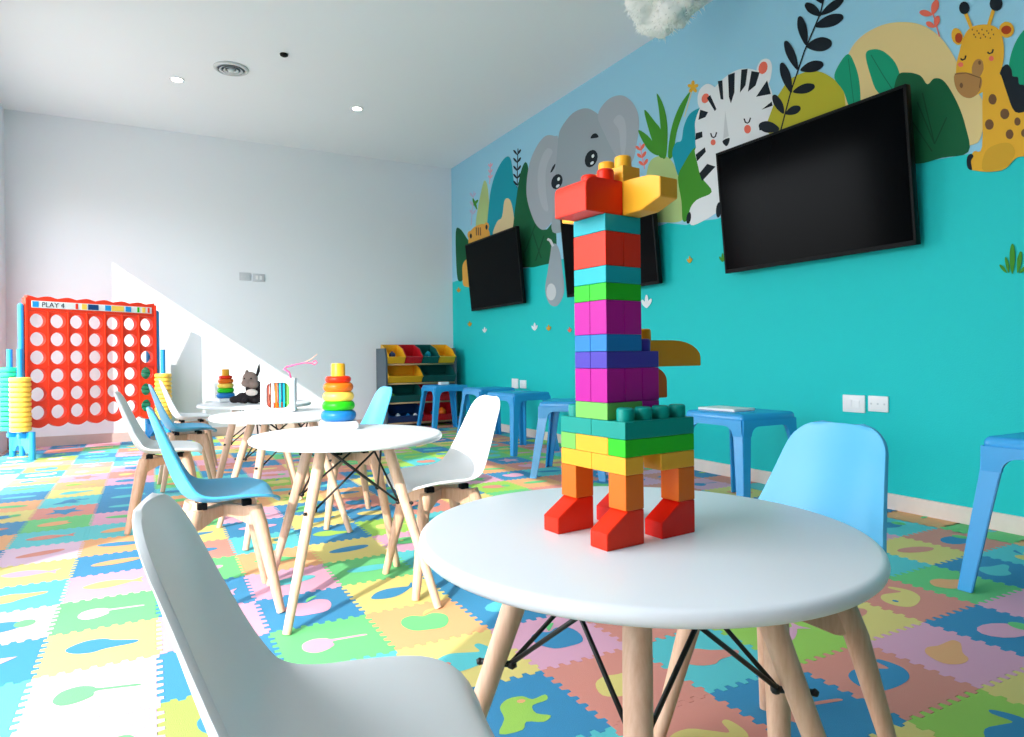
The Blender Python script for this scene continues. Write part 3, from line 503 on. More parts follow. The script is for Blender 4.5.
whale = catmull([(-1, 0), (-.75, .45), (-.2, .6), (.3, .35), (.62, .2), (.7, .6), (.9, .65), (1, .25), (.9, -.1), (.5, -.4), (-.2, -.5), (-.8, -.4)], 3)
dino = catmull([(-.9, -.6), (-.5, -.1), (-.35, .4), (0, .65), (.4, .6), (.55, .35), (.95, .4), (.85, .15), (.4, .1), (.3, -.25), (.55, -.5), (.25, -.65), (-.1, -.45), (-.35, -.7)], 3)
star = [((1 if i % 2 == 0 else .5)*math.cos(2*PI*i/10), (1 if i % 2 == 0 else .5)*math.sin(2*PI*i/10)) for i in range(10)]
leafl = lambda cx, cy, r: catmull([(cx, cy-r*.5), (cx+r*.7, cy+.05), (cx+r*1.2, cy+r*.7), (cx+r*.4, cy+r*.5)], 3)
MOTIFS = [[(fish, 0)], [(lolli, 0)], [(apple, 0), (leafl(.0, .7, .4), 1)], [(bulb, 0)], [(whale, 0), (ellp(-.55, .1, .1, .1, 8), 1)], [(dino, 0), (ellp(.25, .4, .12, .09, 8), 1)],
          [(ellp(-.1, 0, .85, .5), 0), (ellp(.72, .05, .3, .34), 1)], [(star, 0)], [(ellp(0, 0, .95, .36), 0)]]
TILES = {(2,0):'OG2',(2,-1):'YC4',(2,1):'YB0',(2,2):'GC8',(3,1):'BC3',(3,0):'BC6',(3,-1):'PB2',(2,-2):'BL5',(3,-2):'SY3',(6,-3):'PO3',(7,-3):'BP6',(6,-2):'YS8',(5,-3):'SB4',(4,-3):'BS1',(5,-4):'LB4',(4,-4):'YS7',
 (8,-2):'GO3',(7,-2):'SY4',(9,-2):'BC3',(9,-1):'YS8',(10,-1):'SB6',(11,0):'OG8',(4,-2):'CS3',(3,-3):'SY4',(5,-2):'LP0',(0,1):'PC3',(0,0):'BP7',(0,2):'BP0',(0,3):'GP8',(1,1):'BP2',(1,0):'GP1',(1,2):'PC8',
 (-1,0):'WG1',(-1,1):'YB3',(-1,2):'GW1',(-1,3):'PY0',(-1,4):'BO8',(-1,5):'OB8',(-2,1):'BP7',(-2,0):'CB8',(-2,2):'WB6',(-2,3):'CO3',(-2,4):'YP0',(-2,5):'WS8',(-2,6):'CS0',(-2,7):'GO6',(-1,6):'CO0',(-3,7):'BS8',
 (0,-1):'LB2',(-1,-1):'PB6',(-1,7):'PG8',(-1,9):'BC0',(-1,8):'BC8',(-2,10):'YC3',(-1,10):'BC8',(-3,10):'BC8',(-3,9):'OG8',(1,3):'OG0',(2,3):'YB8',(3,3):'PG4',(10,0):'CB6',(8,-3):'PO0',(6,-4):'YS6',(7,-4):'LB5',(8,-1):'CG0',(7,-1):'SG3',(6,-1):'LY2'}
def tile_code(k, j):
    if (k, j) in TILES: return TILES[(k, j)]
    r = random.Random(k*131+j*977+5)
    pool = 'BBPSSYGLCCOB'
    a = r.choice(pool)
    while any(TILES.get(n, '?')[0] == a for n in ((k-1, j), (k, j-1), (k+1, j), (k, j+1))): a = r.choice(pool)
    b = r.choice([c for c in 'BPSYGLCO' if c != a])
    TILES[(k, j)] = a+b+str(r.randrange(9))
    return TILES[(k, j)]
FL = 'BPSYGLCOW'
def tile_bm(bm, ox, oy, code=None, clip=None):
    i0 = FL.index(code[0]) if code else 0
    tmp = bmesh.new() if clip else bm
    A = [tmp.verts.new((ox+x, oy+y, 0)) for x, y in TO]; B = [tmp.verts.new((ox+x, oy+y, -.0115)) for x, y in TO]
    fs = [tmp.faces.new(A)]
    n = len(A)
    for i in range(n): fs.append(tmp.faces.new((A[i], B[i], B[(i+1) % n], A[(i+1) % n])))
    for f in fs: f.material_index = i0
    if clip:
        bmesh.ops.triangulate(tmp, faces=[fs[0]])
        bmesh.ops.bisect_plane(tmp, geom=tmp.verts[:]+tmp.edges[:]+tmp.faces[:], plane_co=(clip, 0, 0), plane_no=(1, 0, 0), clear_outer=True)
        me = bpy.data.meshes.new('t'); tmp.to_mesh(me); tmp.free(); bm.from_mesh(me); bpy.data.meshes.remove(me)
def motif_bm(bm, ox, oy, mi, rot, a, b, zz=.0007, sc=.088):
    c, s = math.cos(rot), math.sin(rot)
    for q, (pts, w) in enumerate(MOTIFS[mi]):
        flatpoly(bm, [(p[0], p[1]) for p in pts], lambda p: (ox+sc*(p[0]*c-p[1]*s), oy+sc*(p[0]*s+p[1]*c), zz+.0004*q), a if w == 0 else b)
matroot = tag(empty('puzzle_mat', (1.0, 3.4, -.012)), 'multicoloured foam puzzle mat of interlocking tiles with animal and fruit shapes covering the floor', 'play mat')
yaw = .47644
cand = []
for k in range(-4, 12):
    for j in range(-6, 20):
        cx, cy = GX+S*(k+.5), GY+S*(j+.5)
        dep = math.sin(yaw)*cx+math.cos(yaw)*cy; lat = math.cos(yaw)*cx-math.sin(yaw)*cy
        seen = dep > .3 and -.80 < lat/max(dep, .01) < .88 and dep > .85
        cand.append((0 if seen else 1, math.hypot(cx, cy), k, j))
cand.sort()
mesh0 = bmesh.new(); tile_bm(mesh0, 0, 0)
me_tile = bpy.data.meshes.new('mat_tile'); bmesh.ops.recalc_face_normals(mesh0, faces=mesh0.faces); mesh0.to_mesh(me_tile); mesh0.free()
me_tile.materials.append(M('foam_B'))
RX, RY = matroot.location.x, matroot.location.y
for idx, (s_, d_, k, j) in enumerate(cand[:100]):
    cx, cy = GX+S*(k+.5), GY+S*(j+.5); code = tile_code(k, j)
    if k == 11:
        bm = bmesh.new(); tile_bm(bm, 0, 0, 'B', XR-.016-cx); o = obj('mat_tile', bm, 'foam_B', matroot)
    else:
        o = bpy.data.objects.new('mat_tile', me_tile); link(o, matroot)
    o.location = (cx-RX, cy-RY, .012)
    o.material_slots[0].link = 'OBJECT'; o.material_slots[0].material = M('foam_'+code[0])
    bm = bmesh.new(); rot = (.0, .15, -.2, .3)[(k*3+j) % 4]
    motif_bm(bm, 0, 0, int(code[2]), rot, 0, 1, sc=.088 if k < 11 else .03)
    third = {'B': 'G', 'P': 'G', 'S': 'G', 'Y': 'B', 'G': 'Y', 'L': 'O', 'C': 'S', 'O': 'G', 'W': 'P'}[code[1]]
    obj('tile_motif', bm, ['foam_'+code[1], 'foam_'+third], o)
bm = bmesh.new()
for s_, d_, k, j in cand[100:]:
    cx, cy = GX+S*(k+.5), GY+S*(j+.5); code = tile_code(k, j)
    tile_bm(bm, cx-RX, cy-RY, code, (XR-.016-RX) if k == 11 else None)
    motif_bm(bm, cx-RX, cy-RY, int(code[2]), .2*((k+j) % 3-1), FL.index(code[1]), FL.index(code[0]) if False else FL.index({'B': 'G', 'P': 'G', 'S': 'G', 'Y': 'B', 'G': 'Y', 'L': 'O', 'C': 'S', 'O': 'G', 'W': 'P'}[code[1]]), sc=.088 if k < 11 else .03)
o = obj('mat_tile', bm, ['foam_'+c for c in FL], matroot, loc=(0, 0, .012)); o['kind'] = 'stuff'; o['label'] = 'far foam tiles'

# ------------------------------------------------------------------ round tables
def make_table(label, loc, rz):
    t = tag(empty('round_table', loc, rz), label, 'table', 'round white tables')
    bm = bmesh.new()
    lathe(bm, [(0, .516), (.290, .516), (.2955, .5148), (.2988, .5115), (.300, .5065), (.2988, .5010), (.2955, .4975), (.288, .4965), (0, .4965)], 96)
    auto_smooth(obj('tabletop', bm, 'table_white', t), 50)
    ang = [math.radians(-135+90*i) for i in range(4)]
    P = lambda r, a, z: Vector((r*math.cos(a), r*math.sin(a), z))
    for a in ang:
        bm = bmesh.new()
        tube(bm, [P(.138, a, .4985), P(.176, a, .389), P(.311, a, .0)], [.0170, .0170, .0122], 20)
        for v in bm.verts: v.co.z = max(v.co.z, 0)
        l = auto_smooth(obj('leg', bm, 'beech_table', t), 50)
        bm = bmesh.new(); q = P(.2035, a, .31); tube(bm, [q-P(.026, a, 0)*1.0, q+P(.024, a, 0)], .0045, 10)
        ball(bm, q-P(.026, a, 0), .008, 1); ball(bm, q+P(.022, a, 0), .006, 1)
        obj('bolt', bm, 'black_metal', l, smooth=True)
    for i in range(4):
        a, b = ang[i], ang[(i+1) % 4]
        for (s, e) in ((a, b), (b, a)):
            bm = bmesh.new(); lo = P(.181, s, .31); hi = P(.122, e, .488)
            tube(bm, [lo, lo+(hi-lo)*.5, hi], .0034, 8)
            obj('brace_rod', bm, 'black_metal', t, smooth=True)
    bm = bmesh.new(); lathe(bm, [(0, .497), (.17, .497), (.17, .490), (0, .490)], 32); obj('mounting_plate', bm, 'black_metal', t)
    return t
T1 = make_table('white round table nearest the camera, carrying the toy brick giraffe', (.594, .713, .0016), math.radians(5))
def dup(o, loc, rz, label, group=None):
    c = copy_tree(o); c.location = loc; c.rotation_euler = (0, 0, rz); c['label'] = label
    if group: c['group'] = group
    return c
T2 = dup(T1, (.553, 2.063, .0016), math.radians(-3), 'white round table in the sun carrying the large rainbow ring stacker')
T3 = dup(T1, (.51, 3.0, .0016), math.radians(8), 'white round table carrying the white cube of coloured elastic bands')
T4 = dup(T1, (.51, 3.84, .0016), math.radians(-6), 'farthest round table, in shade, with the stuffed animal on it')

# ------------------------------------------------------------------ shell chairs
PROF = [(.152, .318, .134, .006), (.135, .331, .148, .014), (.09, .336, .155, .021), (.03, .335, .159, .026), (-.03, .332, .162, .030), (-.075, .337, .162, .034), (-.108, .356, .158, .036),
        (-.132, .394, .149, .035), (-.150, .442, .136, .030), (-.167, .495, .123, .024), (-.183, .548, .111, .018), (-.196, .590, .101, .012), (-.203, .616, .095, .006)]
def shell_bm():
    # resample the profile
    def cr(t):
        i = min(int(t), len(PROF)-2); f = t-i
        p = [PROF[max(0, min(len(PROF)-1, i+k-1))] for k in range(4)]
        return [.5*((2*p[1][c])+(p[2][c]-p[0][c])*f+(2*p[0][c]-5*p[1][c]+4*p[2][c]-p[3][c])*f*f+(3*p[1][c]-p[0][c]-3*p[2][c]+p[3][c])*f**3) for c in range(4)]
    NV, NU = 46, 20
    ts = [(len(PROF)-1)*i/NV for i in range(NV+1)]
    pts = [cr(t) for t in ts]
    ln = [0]
    for a, b in zip(pts, pts[1:]): ln.append(ln[-1]+math.hypot(a[0]-b[0], a[1]-b[1]))
    tot = ln[-1]; bm = bmesh.new(); rows = []
    for i, p in enumerate(pts):
        a, b = pts[max(i-1, 0)], pts[min(i+1, NV)]
        tx, tz = b[0]-a[0], b[1]-a[1]; l = math.hypot(tx, tz); tx /= l; tz /= l
        nx, nz = tz, -tx                       # towards sitter: rotate tangent (front->top)
        if nz < 0 and nx < 0: nx, nz = -nx, -nz
        hw = p[2]
        for d, r in ((ln[i], .062), (tot-ln[i], .052)):
            if d < r: hw -= r-math.sqrt(max(0, r*r-(r-d)**2))
        rows.append([])
        for j in range(NU+1):
            s = -1+2*j/NU
            c = p[3]*abs(s)**2.2
            rows[-1].append(bm.verts.new((p[0]+nx*c, s*hw, p[1]+nz*c)))
    for a, b in zip(rows, rows[1:]):
        for j in range(NU): bm.faces.new((a[j], a[j+1], b[j+1], b[j]))
    return bm
def make_chair(label, loc, rz, shellmat, group):
    t = tag(empty('kids_chair', loc, rz), label, 'chair', group)
    o = obj('seat_shell', shell_bm(), shellmat, t, smooth=True)
    so = o.modifiers.new('thick', 'SOLIDIFY'); so.thickness = .0075; so.offset = 0
    bv = o.modifiers.new('round', 'BEVEL'); bv.width = .003; bv.segments = 3; bv.limit_method = 'ANGLE'; bv.angle_limit = math.radians(50)
    for sx in (-1, 1):
        for sy in (-1, 1):
            bm = bmesh.new()
            tube(bm, [(sx*.083, sy*.083, .312), (sx*.098, sy*.098, .255), (sx*.146, sy*.146, 0)], [.0205, .0205, .0125], 18)
            for v in bm.verts: v.co.z = max(v.co.z, 0)
            auto_smooth(obj('leg', bm, 'beech', t), 50)
    for s in (-1, 1):
        bm = bmesh.new(); L = .125
        pts = [(-L, .314), (L, .314), (L+.012, .262), (L-.018, .256), (.045, .276), (-.045, .276), (-L+.018, .256), (-L-.012, .262)]
        prism(bm, pts, 'y', -.0135, .0135)
        bmesh.ops.recalc_face_normals(bm, faces=bm.faces)
        bmesh.ops.bevel(bm, geom=bm.edges[:], offset=.003, segments=2, affect='EDGES')
        obj('crossbeam', bm, 'beech', t, rot=(0, 0, s*PI/4))
    for sx, sy in ((1, 1), (1, -1), (-1, 1), (-1, -1)):
        bm = bmesh.new(); box(bm, sx*.062-.014, sx*.062+.014, sy*.062-.014, sy*.062+.014, .3125, .3315, .003)
        obj('seat_pad', bm, 'black_plastic', t)
    return t
CHW = make_chair('white shell chair at the front left corner, seen from its side in shade', (.19, .68, .0016), math.radians(-9), 'plastic_white', 'white shell chairs')
CHB = make_chair('light blue shell chair tucked behind the nearest table, below the wall sockets', (1.004, .832, .0016), math.radians(178), 'chair_blue', 'blue shell chairs')
dup(CHB, (.19, 2.175, .0016), math.radians(0), 'blue shell chair facing the sunlit ring stacker table from the left', 'blue shell chairs')
dup(CHW, (.868, 2.066, .0016), math.radians(180), 'white shell chair right of the sunlit ring stacker table', 'white shell chairs')
dup(CHW, (.053, 3.40, .0016), math.radians(-4), 'white shell chair left of the elastic cube table, before the game board', 'white shell chairs')
dup(CHB, (.82, 3.06, .0016), math.radians(182), 'pale blue shell chair behind the ring stacker table, in front of the toy bin rack', 'blue shell chairs')
dup(CHB, (.185, 4.36, .0016), math.radians(3), 'blue shell chair in shade left of the farthest table', 'blue shell chairs')
dup(CHW, (.25, 5.20, .0016), math.radians(2), 'farthest white shell chair, against the sunlit patch of wall', 'white shell chairs')

# ------------------------------------------------------------------ blue plastic stools along the teal wall
def make_stool(label, loc, rz):
    t = tag(empty('plastic_stool', loc, rz), label, 'stool', 'blue plastic stools')
    H, A, B_ = .474, .186, .235
    bm = bmesh.new(); box(bm, -A, A, -A, A, H-.05, H, .022, 4)
    auto_smooth(obj('stool_top', bm, 'stool_blue', t), 40)
    for sx in (-1, 1):
        for sy in (-1, 1):
            bm = bmesh.new(); th = .013; rings = []
            for f, w in ((0.0, .064), (.12, .058), (.3, .054), (1.0, .042)):
                c = A-.004+(B_-A+.004)*f; z = (H-.045)*(1-f)
                sec = [(c, c), (c-w, c), (c-w, c-th), (c-th, c-th), (c-th, c-w), (c, c-w)]
                rings.append([bm.verts.new((sx*x, sy*y, z)) for x, y in sec])
            for a, b in zip(rings, rings[1:]):
                for i in range(6): bm.faces.new((a[i], a[(i+1) % 6], b[(i+1) % 6], b[i]))
            bm.faces.new(rings[0]); bm.faces.new(rings[-1])
            bmesh.ops.recalc_face_normals(bm, faces=bm.faces)
            bmesh.ops.bevel(bm, geom=[e for e in bm.edges if not e.is_boundary], offset=.0022, segments=2, affect='EDGES')
            obj('leg', bm, 'stool_blue', t)
    for k in range(4):
        bm = bmesh.new(); w = A-.006
        pts = [(-w, H-.03), (w, H-.03), (w+.004, H-.105), (w-.050, H-.105)]
        pts += [(w-.050-.05*(1-math.cos(q*PI/12)), H-.105+.045*math.sin(q*PI/12)) for q in range(1, 7)]
        pts += [(-x, z) for x, z in [(w-.050-.05*(1-math.cos(q*PI/12)), H-.105+.045*math.sin(q*PI/12)) for q in range(6, 0, -1)]]
        pts += [(-w+.050, H-.105), (-w-.004, H-.105)]
        prism(bm, pts, 'y', -A-.004, -A+.008)
        obj('apron', bm, 'stool_blue', t, rot=(0, 0, k*PI/2))
    return t
ST = make_stool('blue plastic stool at the right edge, cut by the frame', (2.50, .936, .0016), 0)
dup(ST, (2.62, 2.35, .0016), 0, 'blue plastic stool with a thin white book on top, under the largest television')
dup(ST, (2.41, 3.50, .0016), math.radians(45), 'blue plastic stool turned cornerwise, just left of the brick giraffe')
dup(ST, (2.63, 4.60, .0016), math.radians(8), 'blue plastic stool below the pair of far wall sockets')
dup(ST, (2.80, 5.45, .0016), 0, 'blue plastic stool half hidden behind the white chair back')
dup(ST, (2.72, 6.30, .0016), 0, 'farthest blue plastic stool, in front of the toy bin rack')
bm = bmesh.new(); box(bm, -.08, .08, -.11, .11, 0, .012, .002)
o = tag(obj('book', bm, 'book_white', loc=(2.585, 2.40, .4765), rot=(0, 0, .08)), 'thin white book lying on the blue stool', 'book')
bm = bmesh.new(); box(bm, -.078, .078, -.105, .105, .0015, .0105); obj('pages', bm, 'frame_white', o)
bm = bmesh.new(); box(bm, -.05, .05, -.035, .035, 0, .03, .008, 3)
tag(auto_smooth(obj('paper_pad', bm, 'book_white', loc=(2.70, 6.28, .4765))), 'small white pad lying on the farthest blue stool', 'notepad')
# ------------------------------------------------------------------ toy brick giraffe
P_, U_ = .0317, .02215
gz = .5176
gir = tag(empty('brick_giraffe', (.5195, .6430, gz), math.radians(5.29)), 'tall toy giraffe built of rainbow plastic building bricks, standing on the nearest table', 'toy giraffe')
# local axes: +y runs away along the left visible face (a), +x away along the right face (b)
def brick(a0, a1, b0, b1, l0, l1, m, studs=None, name='brick', sl=None):
    bm = bmesh.new(); g = .00025
    x0, x1, y0, y1, z0, z1 = b0*P_+g, b1*P_-g, a0*P_+g, a1*P_-g, l0*U_+.00015, l1*U_-.00015
    if sl: prism(bm, [(u, v) for u, v in sl], 'y', y0, y1); bmesh.ops.recalc_face_normals(bm, faces=bm.faces); bmesh.ops.bevel(bm, geom=bm.edges[:], offset=.0008, segments=2, affect='EDGES')
    else: box(bm, x0, x1, y0, y1, z0, z1, .0009, 2)
    o = obj(name, bm, m, gir)
    for (sa, sb) in (studs or []):
        bm = bmesh.new()
        lathe(bm, [(0, 0), (.0112, 0), (.0112, .0135), (.0104, .0158), (.0085, .0168), (0, .0168)], 28)
        auto_smooth(obj('stud', bm, m, o, loc=(sb*P_, sa*P_, l1*U_-.0002)), 50)
    return o
for a in (0, 3):
    for b, mm in ((0, 'f'), (3, 'r')):
        t0 = (b-1)*P_+.0003; t1 = (b+1)*P_-.0003
        brick(a, a+1, b-1, b+1, 0, 2, 'brick_dred' if mm == 'r' else 'brick_red', name='foot_brick',
              sl=[(t0, .0002), (t1, .0002), (t1, 2*U_-.0002), (b*P_+.004, 2*U_-.0002), (t0, U_*.95)])
        brick(a, a+1, b, b+1, 2, 4, 'brick_orange')
brick(0, 2, 0, 1, 4, 5, 'brick_yellow'); brick(2, 4, 0, 1, 4, 5, 'brick_yellow'); brick(0, 1, 2, 4, 4, 5, 'brick_yellow'); brick(3, 4, 2, 4, 4, 5, 'brick_yellow'); brick(1, 3, 3, 4, 4, 5, 'brick_yellow')
brick(0, 1, 0, 4, 5, 6, 'brick_green'); brick(1, 3, 0, 4, 5, 6, 'brick_yellow'); brick(3, 4, 0, 4, 5, 6, 'brick_lime')
brick(0, 2, 0, 4, 6, 7, 'brick_teal', [(.5, b+.5) for b in range(4)]); brick(2, 4, 0, 4, 6, 7, 'brick_teal', [(3.5, b+.5) for b in range(4)])
brick(1, 3, 0, 2, 7, 8, 'brick_lime')
brick(1, 3, 2, 3, 7, 8, 'brick_magenta')
for b in range(3):
    for a in (1, 2): brick(a, a+1, b, b+1, 8, 10, 'brick_magenta')
for a in (1, 2): brick(a, a+1, 0, 3, 10, 11, 'brick_purple', [(a+.5, 2.5)])
for a in (1, 2): brick(a, a+1, 0, 2, 11, 12, 'brick_blue')
for b in range(2):
    for a in (1, 2): brick(a, a+1, b, b+1, 12, 14, 'brick_magenta')
for a in (1, 2): brick(a, a+1, 0, 2, 14, 15, 'brick_green')
brick(1, 3, 0, 2, 15, 16, 'brick_cyan')
brick(1, 3, 0, 1, 16, 18, 'brick_red'); brick(1, 3, 1, 2, 16, 18, 'brick_red')
brick(1, 3, 0, 2, 18, 19, 'brick_cyan')
z0, z1 = 19*U_+.0002, 21*U_
nose = [(-P_, z0), (P_-.0003, z0), (P_-.0003, z1), (-.35*P_, z1)]+[(-.35*P_-.65*P_*math.sin(q*PI/12), z1-.5*U_*(1-math.cos(q*PI/12))) for q in range(1, 6)]+[(-P_, z1-.62*U_)]
brick(1, 3, -1, 1, 19, 21, 'brick_red', [(1.5, .5), (2.5, .5)], name='nose_brick', sl=nose)
# ears: one yellow brick across the back of the head, tips raised underneath
bm = bmesh.new()
ea = [(y*P_, z) for y, z in ((1, z0), (3, z0), (5.0, z0+.012), (5.0, z1-.008), (4.4, z1-.002), (3.4, z1), (.6, z1), (-.4, z1-.002), (-1.0, z1-.008), (-1.0, z0+.012), (-.0, z0+.001))]
prism(bm, ea, 'x', 1*P_+.0003, 2*P_-.0003)
bmesh.ops.recalc_face_normals(bm, faces=bm.faces); bmesh.ops.bevel(bm, geom=bm.edges[:], offset=.0008, segments=2, affect='EDGES')
obj('ear_brick', bm, 'brick_yellow', gir)
brick(1, 3, 1, 2, 21, 22, 'brick_yellow', [(1.5, 1.5), (2.5, 1.5)], name='horn_brick')
# tail
z8, z10 = 8*U_, 10*U_
tl = [(3*P_+.0004, z8), (4.6*P_, z8)]+[(3.6*P_+1.0*P_*math.cos(q*PI/12), z8+1.05*U_+.95*U_*math.sin(q*PI/12)) for q in range(0, 7)]+[(3*P_+.0004, z10)]
brick(2, 3, 3, 5, 8, 10, 'brick_orange', name='tail_brick', sl=tl)
g0, g1 = 10*U_+.0003, 11.7*U_
gt = [(3*P_+.0004, g0), (6.9*P_, g0)]+[(5.0*P_+1.9*P_*math.cos(q*PI/12), g0+.55*U_+1.15*U_*math.sin(q*PI/12)) for q in range(0, 7)]+[(3*P_+.0004, g1)]
o = brick(2, 3, 3, 7, 10, 11.7, 'brick_gold', [(2.5, 3.6)], name='tail_brick', sl=gt)

# ------------------------------------------------------------------ ring stackers
ST.scale = (1, 1, 1.035)
def make_stacker(label, loc, rz):
    t = tag(empty('ring_stacker', loc, rz), label, 'stacking toy', 'rainbow ring stackers')
    bm = bmesh.new(); box(bm, -.065, .065, -.065, .065, 0, .026, .012, 4); auto_smooth(obj('base', bm, 'plastic_white', t))
    z = .026
    for R, r, m in ((.0425, .0185, 'brick_blue'), (.040, .0165, 'brick_green'), (.0375, .0165, 'disc_yellow'), (.036, .0160, 'brick_orange'), (.033, .0115, 'brick_red')):
        bm = bmesh.new()
        lathe(bm, [(R+r*.92*math.cos(2*PI*k/16), r+r*math.sin(2*PI*k/16)) for k in range(17)], 40)
        bmesh.ops.remove_doubles(bm, verts=bm.verts, dist=1e-6)
        obj('ring', bm, m, t, smooth=True, loc=(0, 0, z)); z += 2*r*.965
    bm = bmesh.new(); lathe(bm, [(.026, 0), (.024, .002), (.0235, .04), (.021, .046), (0, .047)], 32)
    auto_smooth(obj('cap', bm, 'brick_yellow', t, loc=(0, 0, z-.002)), 50)
    bm = bmesh.new(); tube(bm, [(0, 0, .02), (0, 0, z)], .012, 16); obj('peg', bm, 'brick_yellow', t)
    return t
RS = make_stacker('large rainbow ring stacker on the sunlit white table', (.568, 2.235, .5180), math.radians(-12))
c = dup(RS, (.375, 4.03, .5180), .2, 'small far rainbow ring stacker behind the stuffed animal')
c.scale = (.84, .84, .84)

# ------------------------------------------------------------------ elastic band cube
cube = tag(empty('elastic_cube', (.520, 3.125, .5180), math.radians(-14)), 'white rounded cube toy with coloured elastic bands and a pink ribbon on top', 'toy cube')
def rrect(w, h, r, n=6):
    p = []
    for cx, cz, a0 in ((w-r, h-r, 0), (-w+r, h-r, 90), (-w+r, -h+r, 180), (w-r, -h+r, 270)):
        p += [(cx+r*math.cos(math.radians(a0+90*q/n)), cz+r*math.sin(math.radians(a0+90*q/n))) for q in range(n+1)]
    return p
bm = bmesh.new(); hs = .075
for k in range(4):
    R = Matrix.Rotation(k*PI/2, 4, 'Z'); inn = rrect(.050, .058, .028); out_ = rrect(hs-.012, hs, .010)
    rows = []
    for yy, pts in ((-hs, out_), (-hs, inn), (-hs+.010, inn), (-hs+.010, out_)): rows.append([bm.verts.new(R @ Vector((u, yy, v))) for u, v in pts])
    for a, b in zip(rows, rows[1:]):
        n = len(a)
        for q in range(n): bm.faces.new((a[q], a[(q+1) % n], b[(q+1) % n], b[q]))
    cpts = [(hs-.012+.012*math.cos(math.radians(t)), -(hs-.012)-.012*math.sin(math.radians(t))) for t in range(0, 91, 15)]
    prism(bm, [tuple((R @ Vector((u, v, 0)))[:2]) for u, v in cpts]+[tuple((R @ Vector((hs-.014, -(hs-.014), 0)))[:2])], 'z', -hs+.008, hs-.008)
for z in (-hs, hs-.014): box(bm, -hs, hs, -hs, hs, z, z+.014, .0065, 3)
auto_smooth(obj('cube_shell', bm, 'plastic_white', cube, loc=(0, 0, .0775)), 40)
BC = ['paint_coral', 'plastic_white', 'brick_orange', 'brick_cyan', 'paint_tealhill', 'brick_lime', 'brick_blue']
for k in range(4):
    for q in range(6):
        bm = bmesh.new(); box(bm, -.0045, .0045, -.0008, .0008, -.056, .056, .0004, 1)
        a = k*PI/2; u = -.042+.0168*q
        obj('elastic_band', bm, BC[(q+k*2) % 7], cube, loc=(u*math.cos(a)+.063*math.sin(a), u*math.sin(a)-.063*math.cos(a), .0775), rot=(0, 0, a))
bm = bmesh.new(); pts = [(.055, -.02, .150), (.048, -.02, .178), (.025, -.02, .196), (.035, -.02, .204), (.075, -.022, .214), (.115, -.022, .222), (.145, -.022, .220), (.160, -.022, .212), (.172, -.022, .222), (.165, -.022, .232), (.150, -.022, .224)]
tube(bm, pts, [.006, .007, .009, .008, .006, .005, .005, .0045, .0045, .0045, .0045], 10, flat=.6)
obj('ribbon', bm, 'pink_ribbon', cube, smooth=True)
bm = bmesh.new(); tube(bm, [(.115, -.022, .224), (.145, -.022, .238), (.172, -.022, .262)], [.005, .012, .006], 10, flat=.25)
obj('ribbon', bm, 'peach_ribbon', cube, smooth=True)['label'] = 'peach ribbon end'
for i, (dx, dy, m, n) in enumerate(((-.032, -.03, 'paint_coral', 'coral'), (.008, -.036, 'brick_orange', 'orange'), (.036, -.016, 'brick_green', 'green'), (.0, .025, 'brick_blue', 'blue'))):
    bm = bmesh.new(); box(bm, -.015, .015, -.015, .015, 0, .030, .005, 3)
    p = Matrix.Rotation(math.radians(-14), 4, 'Z') @ Vector((dx, dy, 0))
    tag(auto_smooth(obj('toy_block', bm, m, loc=(.520+p.x, 3.125+p.y, .531), rot=(0, 0, .4*i))), 'small %s block lying inside the white elastic cube' % n, 'toy block', 'blocks inside the elastic cube')

# ------------------------------------------------------------------ stuffed animal on the far table
pl = tag(empty('stuffed_animal', (.495, 3.80, .5180), math.radians(-27)), 'dark brown stuffed animal with taupe head and upright ears on the farthest table', 'soft toy')
def blob(name, balls, m, parent, vox=.006, extra=None):
    bm = bmesh.new()
    for c, r, s in balls: ball(bm, c, r, 3, s)
    o = obj(name, bm, m, parent, smooth=True)
    rm = o.modifiers.new('r', 'REMESH'); rm.mode = 'VOXEL'; rm.voxel_size = vox; rm.use_smooth_shade = True
    s = o.modifiers.new('s', 'SMOOTH'); s.iterations = 6; s.factor = .5
    return o
blob('body', [((0, 0, .035), .040, (1.5, 1, .9)), ((-.06, -.005, .03), .032, (1, 1, .95)), ((.06, -.01, .032), .034, (1.1, 1, .95)), ((-.095, -.02, .022), .023, (1.3, 1, .9)), ((.088, -.03, .018), .020, (1.2, 1, .9)), ((.03, -.045, .016), .018, (1, 1.3, .9)), ((-.03, -.045, .016), .018, (1, 1.3, .9)), ((.0, .01, .085), .042, (1.1, .9, 1.1)), ((.03, .01, .075), .035, (1, .9, 1.2))], 'plush_dark', pl)
blob('head', [((-.012, -.012, .135), .040, (1.05, .95, 1)), ((-.022, -.045, .112), .025, (1.1, 1, .9)), ((.012, -.03, .105), .028, (1, 1, 1))], 'plush_taupe', pl)
for sx, bx, h_ in ((1, .022, .215), (-1, -.04, .178)):
    bm = bmesh.new(); tube(bm, [(bx, -.005, .150), (bx+.008, -.002, .178), (bx+.010, 0, (h_+.178)/2), (bx+.012, 0, h_)], [.012, .016, .011, .004], 10, flat=.5)
    obj('ear', bm, 'plush_dark' if sx > 0 else 'plush_taupe', pl, smooth=True)
bm = bmesh.new(); ball(bm, (.012, -.058, .062), .022, 2, (1.5, .7, .9)); obj('belly_patch', bm, 'plush_cream', pl, smooth=True)['label'] = 'cream chest patch'
for sx in (-1, 1):
    bm = bmesh.new(); ball(bm, (-.012+sx*.018, -.050, .138), .0045, 2); obj('eye', bm, 'black_plastic', pl, smooth=True)

